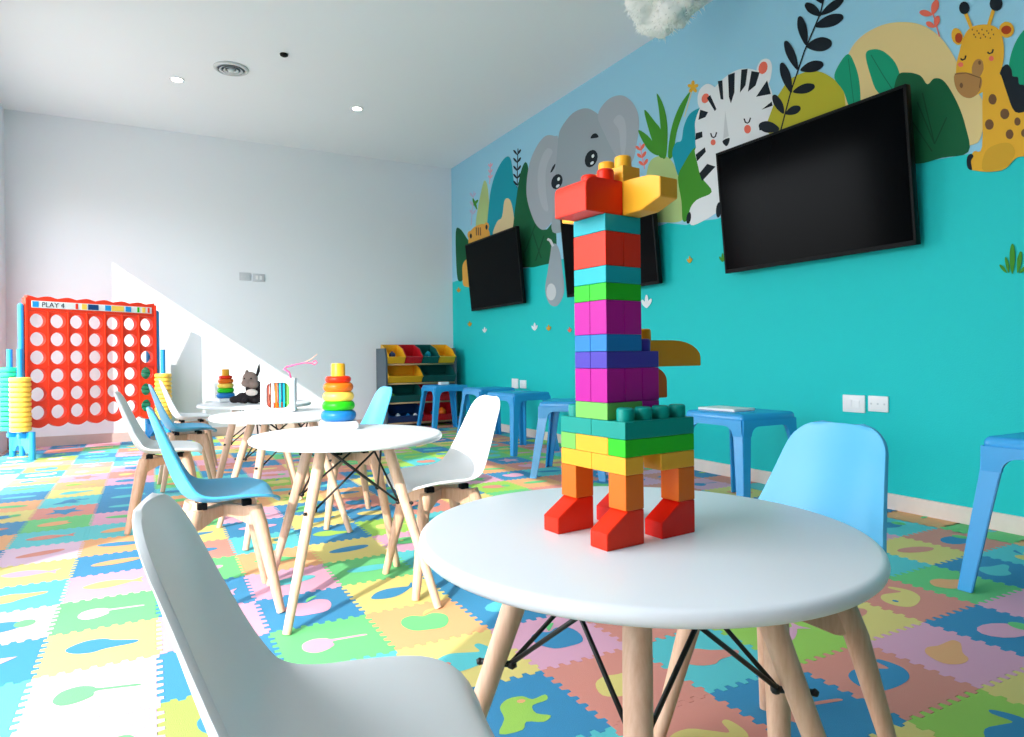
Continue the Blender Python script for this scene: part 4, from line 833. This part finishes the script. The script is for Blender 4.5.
# ------------------------------------------------------------------ giant four in a row game
gm = tag(empty('four_in_a_row', (-.435, 6.56, .0016), math.radians(30)), 'giant red four in a row game board on blue posts by the back wall', 'game')
s_ = .148; hr = .0575; zb = .276; T_ = .026
bm = bmesh.new(); N = 32
for cx in range(7):
    for cz in range(6):
        ox, oz = (cx-3)*s_, zb+s_*(cz+.5)
        fr = []
        for yy in (-T_, T_):
            ci, sq = [], []
            for k in range(N):
                a = 2*PI*(k+.5)/N; c, s = math.cos(a), math.sin(a)
                ci.append(bm.verts.new((ox+hr*c, yy, oz+hr*s)))
            for k in range(N):
                a = 2*PI*k/N+PI/4; c, s = math.cos(2*PI*(k+.5)/N), math.sin(2*PI*(k+.5)/N)
                q = s_/2/max(abs(c), abs(s)); sq.append(bm.verts.new((ox+q*c, yy, oz+q*s)))
            for k in range(N): bm.faces.new((ci[k], ci[(k+1) % N], sq[(k+1) % N], sq[k]))
            for k in range(N):   # square corners
                k2 = (k+1) % N; A, B = sq[k].co, sq[k2].co
                if abs(A.x-B.x) > 1e-6 and abs(A.z-B.z) > 1e-6:
                    cv = bm.verts.new((ox+math.copysign(s_/2, A.x+B.x-2*ox), yy, oz+math.copysign(s_/2, A.z+B.z-2*oz))); bm.faces.new((sq[k], sq[k2], cv))
            fr.append(ci)
        for k in range(N): bm.faces.new((fr[0][k], fr[0][(k+1) % N], fr[1][(k+1) % N], fr[1][k]))
        bmh = []
        for k in range(N):       # raised lip round the hole
            pass
bmesh.ops.remove_doubles(bm, verts=bm.verts, dist=1e-5)
W_ = 3.5*s_
for sx in (-1, 1): box(bm, sx*W_-(.014 if sx < 0 else 0), sx*W_+(.014 if sx > 0 else 0), -T_-.006, T_+.006, zb-.01, 1.27)
for cx in range(-2, 4): box(bm, cx*s_-s_/2-.005, cx*s_-s_/2+.005, -T_-.008, -T_+.001, zb, 1.168)
box(bm, -W_, W_, -T_-.008, -T_+.001, zb+3*s_-.006, zb+3*s_+.006)
sc1 = [(-W_, zb+.001)]+[(-W_+s_*(i/8), zb-.012-.036*abs(math.sin(PI*i/8))) for i in range(0, 57)]+[(W_, zb+.001)]
prism(bm, sc1, 'y', -T_, T_)
top = [(-W_, 1.167)]+[(-W_+s_*(i/8), 1.272+.016*abs(math.cos(PI*i/8))**1.5) for i in range(0, 57)]+[(W_, 1.167)]
prism(bm, top, 'y', -T_, T_)
obj('board', bm, 'game_red', gm)
bm = bmesh.new(); box(bm, -.49, .49, -T_-.004, -T_+.001, 1.192, 1.248, .002)
lab = obj('header_label', bm, 'label_white', gm)
for x0, x1, m in ((-.485, -.44, 'game_blue'), (-.115, -.075, 'disc_yellow'), (-.065, .02, 'bin_blue'), (.075, .125, 'game_blue'), (.13, .235, 'disc_yellow'), (.25, .30, 'game_blue'), (.355, .375, 'brick_green'), (.40, .43, 'disc_yellow'), (-.165, -.145, 'game_red'), (.45, .47, 'game_red')):
    bm = bmesh.new(); box(bm, x0, x1, -T_-.0055, -T_-.0035, 1.197, 1.243); obj('label_block', bm, m, lab)
cu = bpy.data.curves.new('letters', 'FONT'); cu.body = 'PLAY 4'; cu.size = .056; cu.extrude = .0006
tmp = bpy.data.objects.new('letters', cu); COL.objects.link(tmp)
bpy.context.view_layer.update()
tme = bpy.data.meshes.new_from_object(tmp.evaluated_get(bpy.context.evaluated_depsgraph_get())); COL.objects.unlink(tmp); bpy.data.objects.remove(tmp)
tme.materials.clear(); tme.materials.append(M('label_ink'))
lt = bpy.data.objects.new('lettering', tme); link(lt, lab); lt.location = (-.42, -T_-.0048, 1.201); lt.rotation_euler = (PI/2, 0, 0)
XP = W_+.036
for sx in (-1, 1):
    bm = bmesh.new(); tube(bm, [(sx*XP, 0, .02), (sx*XP, 0, 1.205)], .021, 16); ball(bm, (sx*XP, 0, 1.205), .021, 2)
    auto_smooth(obj('post', bm, 'game_blue', gm), 60)
    for sy, zt in ((-1, .86), (1, .86)):
        bm = bmesh.new(); tube(bm, [(sx*XP, sy*.17, 0), (sx*XP, sy*.17, .215)], .0225, 16); auto_smooth(obj('foot', bm, 'game_blue', gm), 60)
        bm = bmesh.new(); rxo, ryo = (XP+.045, .09) if sx < 0 else (XP-.015, .118); box(bm, min(sx*XP, sx*rxo)-.022, max(sx*XP, sx*rxo)+.022, sy*ryo-.02, sy*ryo+.02, .165, .205, .006); tube(bm, [(sx*rxo, sy*ryo, .17), (sx*rxo, sy*ryo, zt)], .0205, 16)
        auto_smooth(obj('disc_rod', bm, 'game_blue', gm), 60)
    bm = bmesh.new()
    prism(bm, [(-.17, .06), (-.10, .05), (-.05, .10), (.05, .10), (.10, .05), (.17, .06), (.17, .21), (-.17, .21)], 'x', sx*XP-.016, sx*XP+.016)
    obj('foot_bracket', bm, 'game_blue', gm)
    for z in (.3, .62):
        bm = bmesh.new(); box(bm, min(sx*W_, sx*XP), max(sx*W_, sx*XP), -.012, .012, z, z+.05); obj('post_clamp', bm, 'game_blue', gm)
bmd = bmesh.new(); lathe(bmd, [(.0225, .002), (.060, .002), (.070, .006), (.0725, .020), (.070, .034), (.060, .038), (.0225, .038), (.0225, .002)], 32)
bmesh.ops.remove_doubles(bmd, verts=bmd.verts, dist=1e-6); bmesh.ops.recalc_face_normals(bmd, faces=bmd.faces)
dm = bpy.data.meshes.new('game_disc'); bmd.to_mesh(dm); bmd.free(); dm.materials.append(M('disc_yellow'))
for p in dm.polygons: p.use_smooth = True
dm.set_sharp_from_angle(angle=math.radians(45))
ORD = ['topmost', 'second', 'third', 'fourth', 'fifth', 'sixth', 'seventh', 'eighth', 'ninth', 'tenth', 'eleventh', 'twelfth', 'thirteenth', 'fourteenth']
for (sx, sy, n, m, where) in ((-1, -1, 11, 'disc_yellow', 'front left rod of the game'), (1, -1, 11, 'disc_yellow', 'front right rod of the game'), (-1, 1, 13, 'disc_green', 'rear left rod of the game'), (1, 1, 13, 'disc_green', 'rear right rod of the game')):
    w = Matrix.Rotation(math.radians(30), 4, 'Z') @ Vector((sx*((XP+.045) if sx < 0 else (XP-.015)), sy*(.09 if sx < 0 else .118), 0))
    for i in range(n):
        o = link(bpy.data.objects.new('game_disc', dm))
        o.location = (-.435+w.x, 6.56+w.y, .219+.0385*i)
        o.material_slots[0].link = 'OBJECT'; o.material_slots[0].material = M(m)
        k = n-1-i; q = ORD[k]+(' ' if k == 0 else ' from the top ')
        tag(o, '%s disc, %son the %s' % ('yellow' if m == 'disc_yellow' else 'green', q, where), 'game disc', '%s discs on the %s' % ('yellow' if m == 'disc_yellow' else 'green', where))

# ------------------------------------------------------------------ toy bin rack
OX0, OX1, OY0, OY1, OH = 2.225, 3.06, 6.74, 7.07, .865
rk = tag(empty('toy_rack', (2.64, 6.9, .0016)), 'dark toy storage rack with tilted coloured bins in the back corner', 'storage rack')
RL = rk.location
for x in (OX0, OX1-.02):
    bm = bmesh.new(); prism(bm, [(OY0-RL.y, 0), (OY1-RL.y, 0), (OY1-RL.y, OH), (OY0+.04-RL.y, OH), (OY0-RL.y, OH-.1)], 'x', x-RL.x, x+.02-RL.x)
    obj('side_panel', bm, 'rack_grey', rk)
bm = bmesh.new(); box(bm, OX0+.02-RL.x, OX1-.02-RL.x, OY1-.012-RL.y, OY1-RL.y, .02, OH); obj('back_panel', bm, 'black_plastic', rk)
ROWS = [.700, .490, .280, .060]
TL = math.radians(17)
for z in ROWS:
    for yy, zz in ((OY0+.03, z-.012), (OY1-.05, z+.060)):
        bm = bmesh.new(); tube(bm, [(OX0+.01-RL.x, yy-RL.y, zz), (OX1-.01-RL.x, yy-RL.y, zz)], .010, 12); obj('dowel', bm, 'dowel_tan', rk, smooth=True)
def bin_bm(w):
    bm = bmesh.new(); d, hb, hf, th = .27, .135, .085, .006
    prism(bm, [(0, 0), (d, 0), (d, hb), (.10, hb), (.0-.03, hf)], 'x', -w/2, -w/2+th); prism(bm, [(0, 0), (d, 0), (d, hb), (.10, hb), (-.03, hf)], 'x', w/2-th, w/2)
    box(bm, -w/2, w/2, 0, d, 0, th); box(bm, -w/2, w/2, d-th, d, 0, hb)
    prism(bm, [(0, 0), (th, 0), (-.03+th, hf), (-.03, hf)], 'x', -w/2, w/2)
    prism(bm, [(-.03-.010, hf-.008), (-.03+th, hf-.008), (-.03+th, hf), (-.03-.010, hf)], 'x', -w/2, w/2)
    return bm
xs = OX0+.022
iw = OX1-.02-xs-.002
BINS = [(0, [(.25, 'yellow', 'small yellow bin at the left of the top row'), (.25, 'red', 'small red bin in the top row'), (.25, 'green', 'small dark green bin in the top row'), (.25, 'yellow', 'small yellow bin at the right of the top row')]),
        (1, [(.5, 'yellow', 'wide yellow bin in the second row'), (.5, 'green', 'wide dark green bin at the right of the second row')]),
        (2, [(.5, 'green', 'wide dark green bin at the left of the third row'), (.5, 'red', 'wide red bin in the third row behind the stool')]),
        (3, [(.5, 'blue', 'wide dark blue bin at the left of the bottom row'), (.5, 'red', 'wide red bin in the bottom row behind the stool')])]
for r, L in BINS:
    x = xs
    for f, c, lb in L:
        w = iw*f
        o = obj('toy_bin', bin_bm(w-.006), 'bin_'+c, loc=(x+w/2, OY0+.018, ROWS[r]+.002), rot=(TL, 0, 0))
        tag(o, lb+' of the toy rack', 'storage bin', 'bins on the toy rack'); x += w
def toyball(x, y, z, r, m, lab):
    bm = bmesh.new(); ball(bm, (0, 0, 0), r, 3); ball(bm, (0, 0, r*.75), r*.45, 2)
    tag(obj('toy_ball', bm, m, loc=(x, y, z), smooth=True), lab, 'toy', 'small toys in the bins')
toyball(2.33, 6.83, .792, .036, 'bin_blue', 'dark blue toy in the left yellow bin of the rack')
toyball(2.75, 6.83, .792, .036, 'paint_tealhill', 'teal toy in the small green bin of the rack')
toyball(2.90, 6.81, .144, .05, 'brick_orange', 'orange toy in the bottom red bin of the rack')
toyball(2.81, 6.81, .137, .042, 'bin_blue', 'blue toy beside the orange one in the bottom red bin')
toyball(2.38, 6.81, .124, .03, 'plastic_white', 'small white toy at the left of the bottom blue bin')
toyball(2.50, 6.81, .122, .026, 'brick_blue', 'small bright blue toy in the bottom blue bin')
toyball(2.58, 6.80, .122, .026, 'plastic_white', 'small white toy at the right of the bottom blue bin')
toyball(2.32, 6.81, .345, .03, 'brick_lime', 'small lime toy in the third row green bin')

# ------------------------------------------------------------------ televisions
def make_tv(label, y):
    t = tag(empty('television', (XR, y, 1.61)), label, 'television', 'wall televisions')
    Wd, Hh = 1.12, .724
    til = math.radians(5.5)
    R = Matrix.Translation((-.098, 0, 0)) @ Matrix.Rotation(-til, 4, 'Y')
    bm = bmesh.new()
    box(bm, -.012, .022, -Wd/2, Wd/2, -Hh/2, Hh/2, .004, 2, xf=R); box(bm, .018, .05, -Wd*.36, Wd*.36, -Hh*.36, Hh*.3, .012, 2, xf=R)
    for v in ((-1, 0), (1, 0)): box(bm, -.0155, -.011, v[0]*Wd/2-(.013 if v[0] > 0 else 0), v[0]*Wd/2+(.013 if v[0] < 0 else 0), -Hh/2, Hh/2, .001, 1, xf=R)
    for zz in (-Hh/2, Hh/2-.014): box(bm, -.0155, -.011, -Wd/2, Wd/2, zz, zz+.014+(.008 if zz < 0 else 0), .001, 1, xf=R)
    auto_smooth(obj('housing', bm, 'black_plastic', t), 40)
    bm = bmesh.new(); box(bm, -.0135, -.0115, -Wd/2+.012, Wd/2-.012, -Hh/2+.02, Hh/2-.012, xf=R); obj('screen', bm, 'screen_black', t)
    bm = bmesh.new(); box(bm, -.012, -.0008, -.22, .22, -.14, .14, .003)
    for yy in (-.16, .16): box(bm, -.065, -.01, yy-.02, yy+.02, -.13, .13, .002)
    obj('wall_bracket', bm, 'black_metal', t)
    return t
TV = make_tv('large black television nearest the camera, between the painted zebra and giraffe', 2.315)
dup(TV, (XR, 4.02, 1.612), 0, 'black television mostly hidden behind the brick giraffe')
dup(TV, (XR, 5.87, 1.622), 0, 'smallest looking black television near the back corner, by the painted lion')

# ------------------------------------------------------------------ switches and sockets
def plate(name, label, cat, loc, rz, w, h, kind, grp):
    o = tag(empty(name, loc, rz), label, cat, grp)
    bm = bmesh.new(); box(bm, -w/2, w/2, -.010, -.0006, -h/2, h/2, .003, 2); auto_smooth(obj('faceplate', bm, 'plate_grey' if loc[1] > 7 else 'plastic_white', o))
    if kind == 'switch':
        for dx in (-.02, .02):
            bm = bmesh.new(); box(bm, dx-.012, dx+.012, -.0125, -.009, -.02, .02, .0015); obj('rocker', bm, 'frame_white', o)
    else:
        for dx in (-.033, 0, .033):
            bm = bmesh.new(); tube(bm, [(dx, -.0112, 0), (dx, -.009, 0)], .005, 10); obj('pin_hole', bm, 'grey_plastic', o)
    return o
RZ = -PI/2
plate('light_switch', 'white switch plate on the teal wall, left of the pair above the blue chair', 'switch', (XR, 2.112, .499), RZ, .118, .088, 'switch', 'wall plates')
plate('wall_socket', 'white three hole socket on the teal wall, right of the pair above the blue chair', 'socket', (XR, 1.986, .505), RZ, .100, .078, 'socket', 'wall plates')
plate('light_switch', 'white switch plate, left of the far pair on the teal wall', 'switch', (XR, 5.61, .497), RZ, .125, .095, 'switch', 'wall plates')
plate('wall_socket', 'white socket, right of the far pair on the teal wall', 'socket', (XR, 5.453, .494), RZ, .118, .078, 'socket', 'wall plates')
plate('wall_socket', 'white socket plate high on the white back wall, left of two', 'socket', (.857, YB, 1.612), 0, .11, .08, 'socket', 'wall plates')
plate('light_switch', 'white switch plate high on the white back wall, right of two', 'switch', (.990, YB, 1.606), 0, .12, .08, 'switch', 'wall plates')

# ------------------------------------------------------------------ ceiling fittings
def downlight(label, x, y):
    o = tag(empty('ceiling_downlight', (x, y, HC)), label, 'ceiling light', 'ceiling downlights')
    bm = bmesh.new(); lathe(bm, [(.040, -.0005), (.056, -.0005), (.054, -.006), (.040, -.004), (.040, -.0005)], 32); obj('trim_ring', bm, 'frame_white', o, smooth=True)
    bm = bmesh.new(); lathe(bm, [(0, -.0015), (.040, -.0015), (.040, -.0035), (0, -.0035)], 32); obj('lens', bm, 'lamp_glow', o)
    return o
D1 = downlight('round ceiling downlight left of the round vent', .201, 5.771)
dup(D1, (1.657, 5.747, HC), 0, 'round ceiling downlight nearest the teal wall')
cv = tag(empty('ceiling_vent', (.565, 5.37, HC)), 'round grey ceiling air vent with concentric rings', 'vent')
bm = bmesh.new(); lathe(bm, [(.10, -.0005), (.128, -.0005), (.125, -.010), (.105, -.018), (.10, -.0005)], 40); obj('outer_ring', bm, 'grey_plastic', cv, smooth=True)
for r in (.085, .055):
    bm = bmesh.new(); lathe(bm, [(r-.016, -.006), (r, -.018), (r+.002, -.022), (r-.018, -.010), (r-.016, -.006)], 40); obj('vent_ring', bm, 'grey_plastic', cv, smooth=True)
bm = bmesh.new(); lathe(bm, [(0, -.012), (.030, -.012), (.022, -.024), (0, -.026)], 32); obj('vent_cap', bm, 'grey_plastic', cv, smooth=True)
bm = bmesh.new(); lathe(bm, [(0, -.0008), (.10, -.0008), (.10, -.003), (0, -.003)], 32); obj('vent_back', bm, 'rack_grey', cv)
cs = tag(empty('ceiling_sensor', (.885, 4.951, HC)), 'small black round sensor on the ceiling', 'sensor')
bm = bmesh.new(); lathe(bm, [(0, -.0006), (.030, -.0006), (.028, -.012), (.014, -.020), (0, -.021)], 24); obj('sensor_body', bm, 'black_plastic', cs, smooth=True)
cl = tag(empty('cloud_ornament', (2.49, 2.69, 2.66)), 'fluffy white cloud ornament hanging from the ceiling near the teal wall', 'cloud ornament')
rnd = random.Random(4); balls = []
for i in range(34):
    a = rnd.uniform(0, 2*PI); q = rnd.random()**.5
    balls.append(((.15*q*math.cos(a), .15*q*math.sin(a), rnd.uniform(-.10, .13)*(1.1-q*.6)), rnd.uniform(.05, .085), (1, 1, 1)))
o = blob('fluff', balls, 'cloud_fluff', cl, .010)
tx = bpy.data.textures.new('fluff', 'CLOUDS'); tx.noise_scale = .03; tx.noise_depth = 4
dp = o.modifiers.new('d', 'DISPLACE'); dp.texture = tx; dp.strength = .03; dp.mid_level = .5; dp.texture_coords = 'LOCAL'
bm = bmesh.new()
for (c, r, q) in balls:
    for k in range(110):
        d = Vector((rnd.gauss(0, 1), rnd.gauss(0, 1), rnd.gauss(0, 1))).normalized()
        p0 = Vector(c)+d*(r-.012); t = d.cross(Vector((rnd.gauss(0, 1), rnd.gauss(0, 1), rnd.gauss(0, 1)))).normalized()
        L = rnd.uniform(.018, .042); wv = .0028
        p1 = p0+d*L*.6+t*.006; p2 = p0+d*L+t*rnd.uniform(.0, .02)+Vector((0, 0, -.008)); sd = d.cross(t)*wv
        v = [bm.verts.new(x) for x in (p0-sd, p0+sd, p1+sd*.7, p1-sd*.7, p2)]
        bm.faces.new((v[0], v[1], v[2], v[3])); bm.faces.new((v[3], v[2], v[4]))
o = obj('fluff_strands', bm, 'cloud_fluff', cl); o['kind'] = 'stuff'
bm = bmesh.new(); tube(bm, [(0, 0, .08), (0, 0, HC-2.66)], .0025, 8); obj('hanging_cord', bm, 'frame_white', cl)

# ------------------------------------------------------------------ light
w = bpy.data.worlds.new('World'); SC.world = w; w.use_nodes = True
nt = w.node_tree; bg = nt.nodes['Background']; bg.inputs['Strength'].default_value = WORLD
tcw = nt.nodes.new('ShaderNodeTexCoord'); sx_ = nt.nodes.new('ShaderNodeSeparateXYZ'); rp = nt.nodes.new('ShaderNodeValToRGB')
rp.color_ramp.elements[0].position = .47; rp.color_ramp.elements[0].color = (.34, .33, .31, 1)      # unseen ground, darkened so less light reaches the ceiling
rp.color_ramp.elements[1].position = .53; rp.color_ramp.elements[1].color = (.90, .95, 1.0, 1)      # pale sky
mp_ = nt.nodes.new('ShaderNodeMapRange'); mp_.inputs['From Min'].default_value = -1; mp_.inputs['From Max'].default_value = 1
nt.links.new(tcw.outputs['Generated'], sx_.inputs[0]); nt.links.new(sx_.outputs['Z'], mp_.inputs['Value']); nt.links.new(mp_.outputs[0], rp.inputs['Fac']); nt.links.new(rp.outputs['Color'], bg.inputs['Color'])
sun = bpy.data.lights.new('sun', 'SUN'); sun.energy = SUN; sun.angle = math.radians(.6); sun.color = (1.0, .95, .87)
so = bpy.data.objects.new('sun', sun); link(so); so.location = (-6, -3, 6)
so.rotation_euler = Vector((.8, .6, -.56)).to_track_quat('-Z', 'Y').to_euler()
for i, (a, b) in enumerate((W1, W2)):
    L = bpy.data.lights.new('window_portal', 'AREA'); L.shape = 'RECTANGLE'; L.size = WH; L.size_y = b-a; L.cycles.is_portal = True
    o = bpy.data.objects.new('window_portal', L); link(o); o.location = (XL-.085, (a+b)/2, WH/2); o.rotation_euler = Vector((1, 0, 0)).to_track_quat('-Z', 'Y').to_euler()
for i, (x, y) in enumerate(((.201, 5.771), (1.657, 5.747), (.201, 2.6), (1.657, 2.6), (2.6, 4.2), (.201, -.6), (1.657, -.6), (2.6, .9))):  # first two sit at the modelled fittings; the others are added lamps without fixtures
    L = bpy.data.lights.new('downlight', 'SPOT'); L.energy = LAMP; L.spot_size = math.radians(150); L.spot_blend = 1.0; L.shadow_soft_size = .05; L.color = (1, .97, .93)
    o = bpy.data.objects.new('downlight', L); link(o); o.location = (x, y, HC-.012)

# ------------------------------------------------------------------ camera
F_PX, CX, CY, ROLL, CH = 654.52, 489.57, 357.49, -.0112, .755
cam = bpy.data.cameras.new('camera'); cam.sensor_fit = 'HORIZONTAL'; cam.sensor_width = 36.0; cam.lens = F_PX/1024*36
cam.shift_x = (512-CX)/1024; cam.shift_y = (CY-368.5)/1024; cam.clip_start = .02
co = bpy.data.objects.new('camera', cam); link(co)
fwd = Vector((math.sin(yaw), math.cos(yaw), 0)); right = Vector((math.cos(yaw), -math.sin(yaw), 0)); up = Vector((0, 0, 1))
c_, s_ = math.cos(ROLL), math.sin(ROLL)
rx = right*c_-(-up)*s_; dn = right*s_+(-up)*c_       # image right / image down
m3 = Matrix((rx, -dn, -fwd)).transposed()
co.matrix_world = Matrix.Translation((0, 0, CH)) @ m3.to_4x4()
SC.camera = co
SC.view_settings.view_transform = 'Standard'; SC.view_settings.look = 'None'; SC.view_settings.exposure = EXPO; SC.view_settings.gamma = 1.0
SC.view_settings.use_curve_mapping = False
SC.cycles.use_denoising = True; SC.cycles.max_bounces = 10; SC.cycles.diffuse_bounces = 6; SC.cycles.glossy_bounces = 4; SC.cycles.sample_clamp_indirect = 8
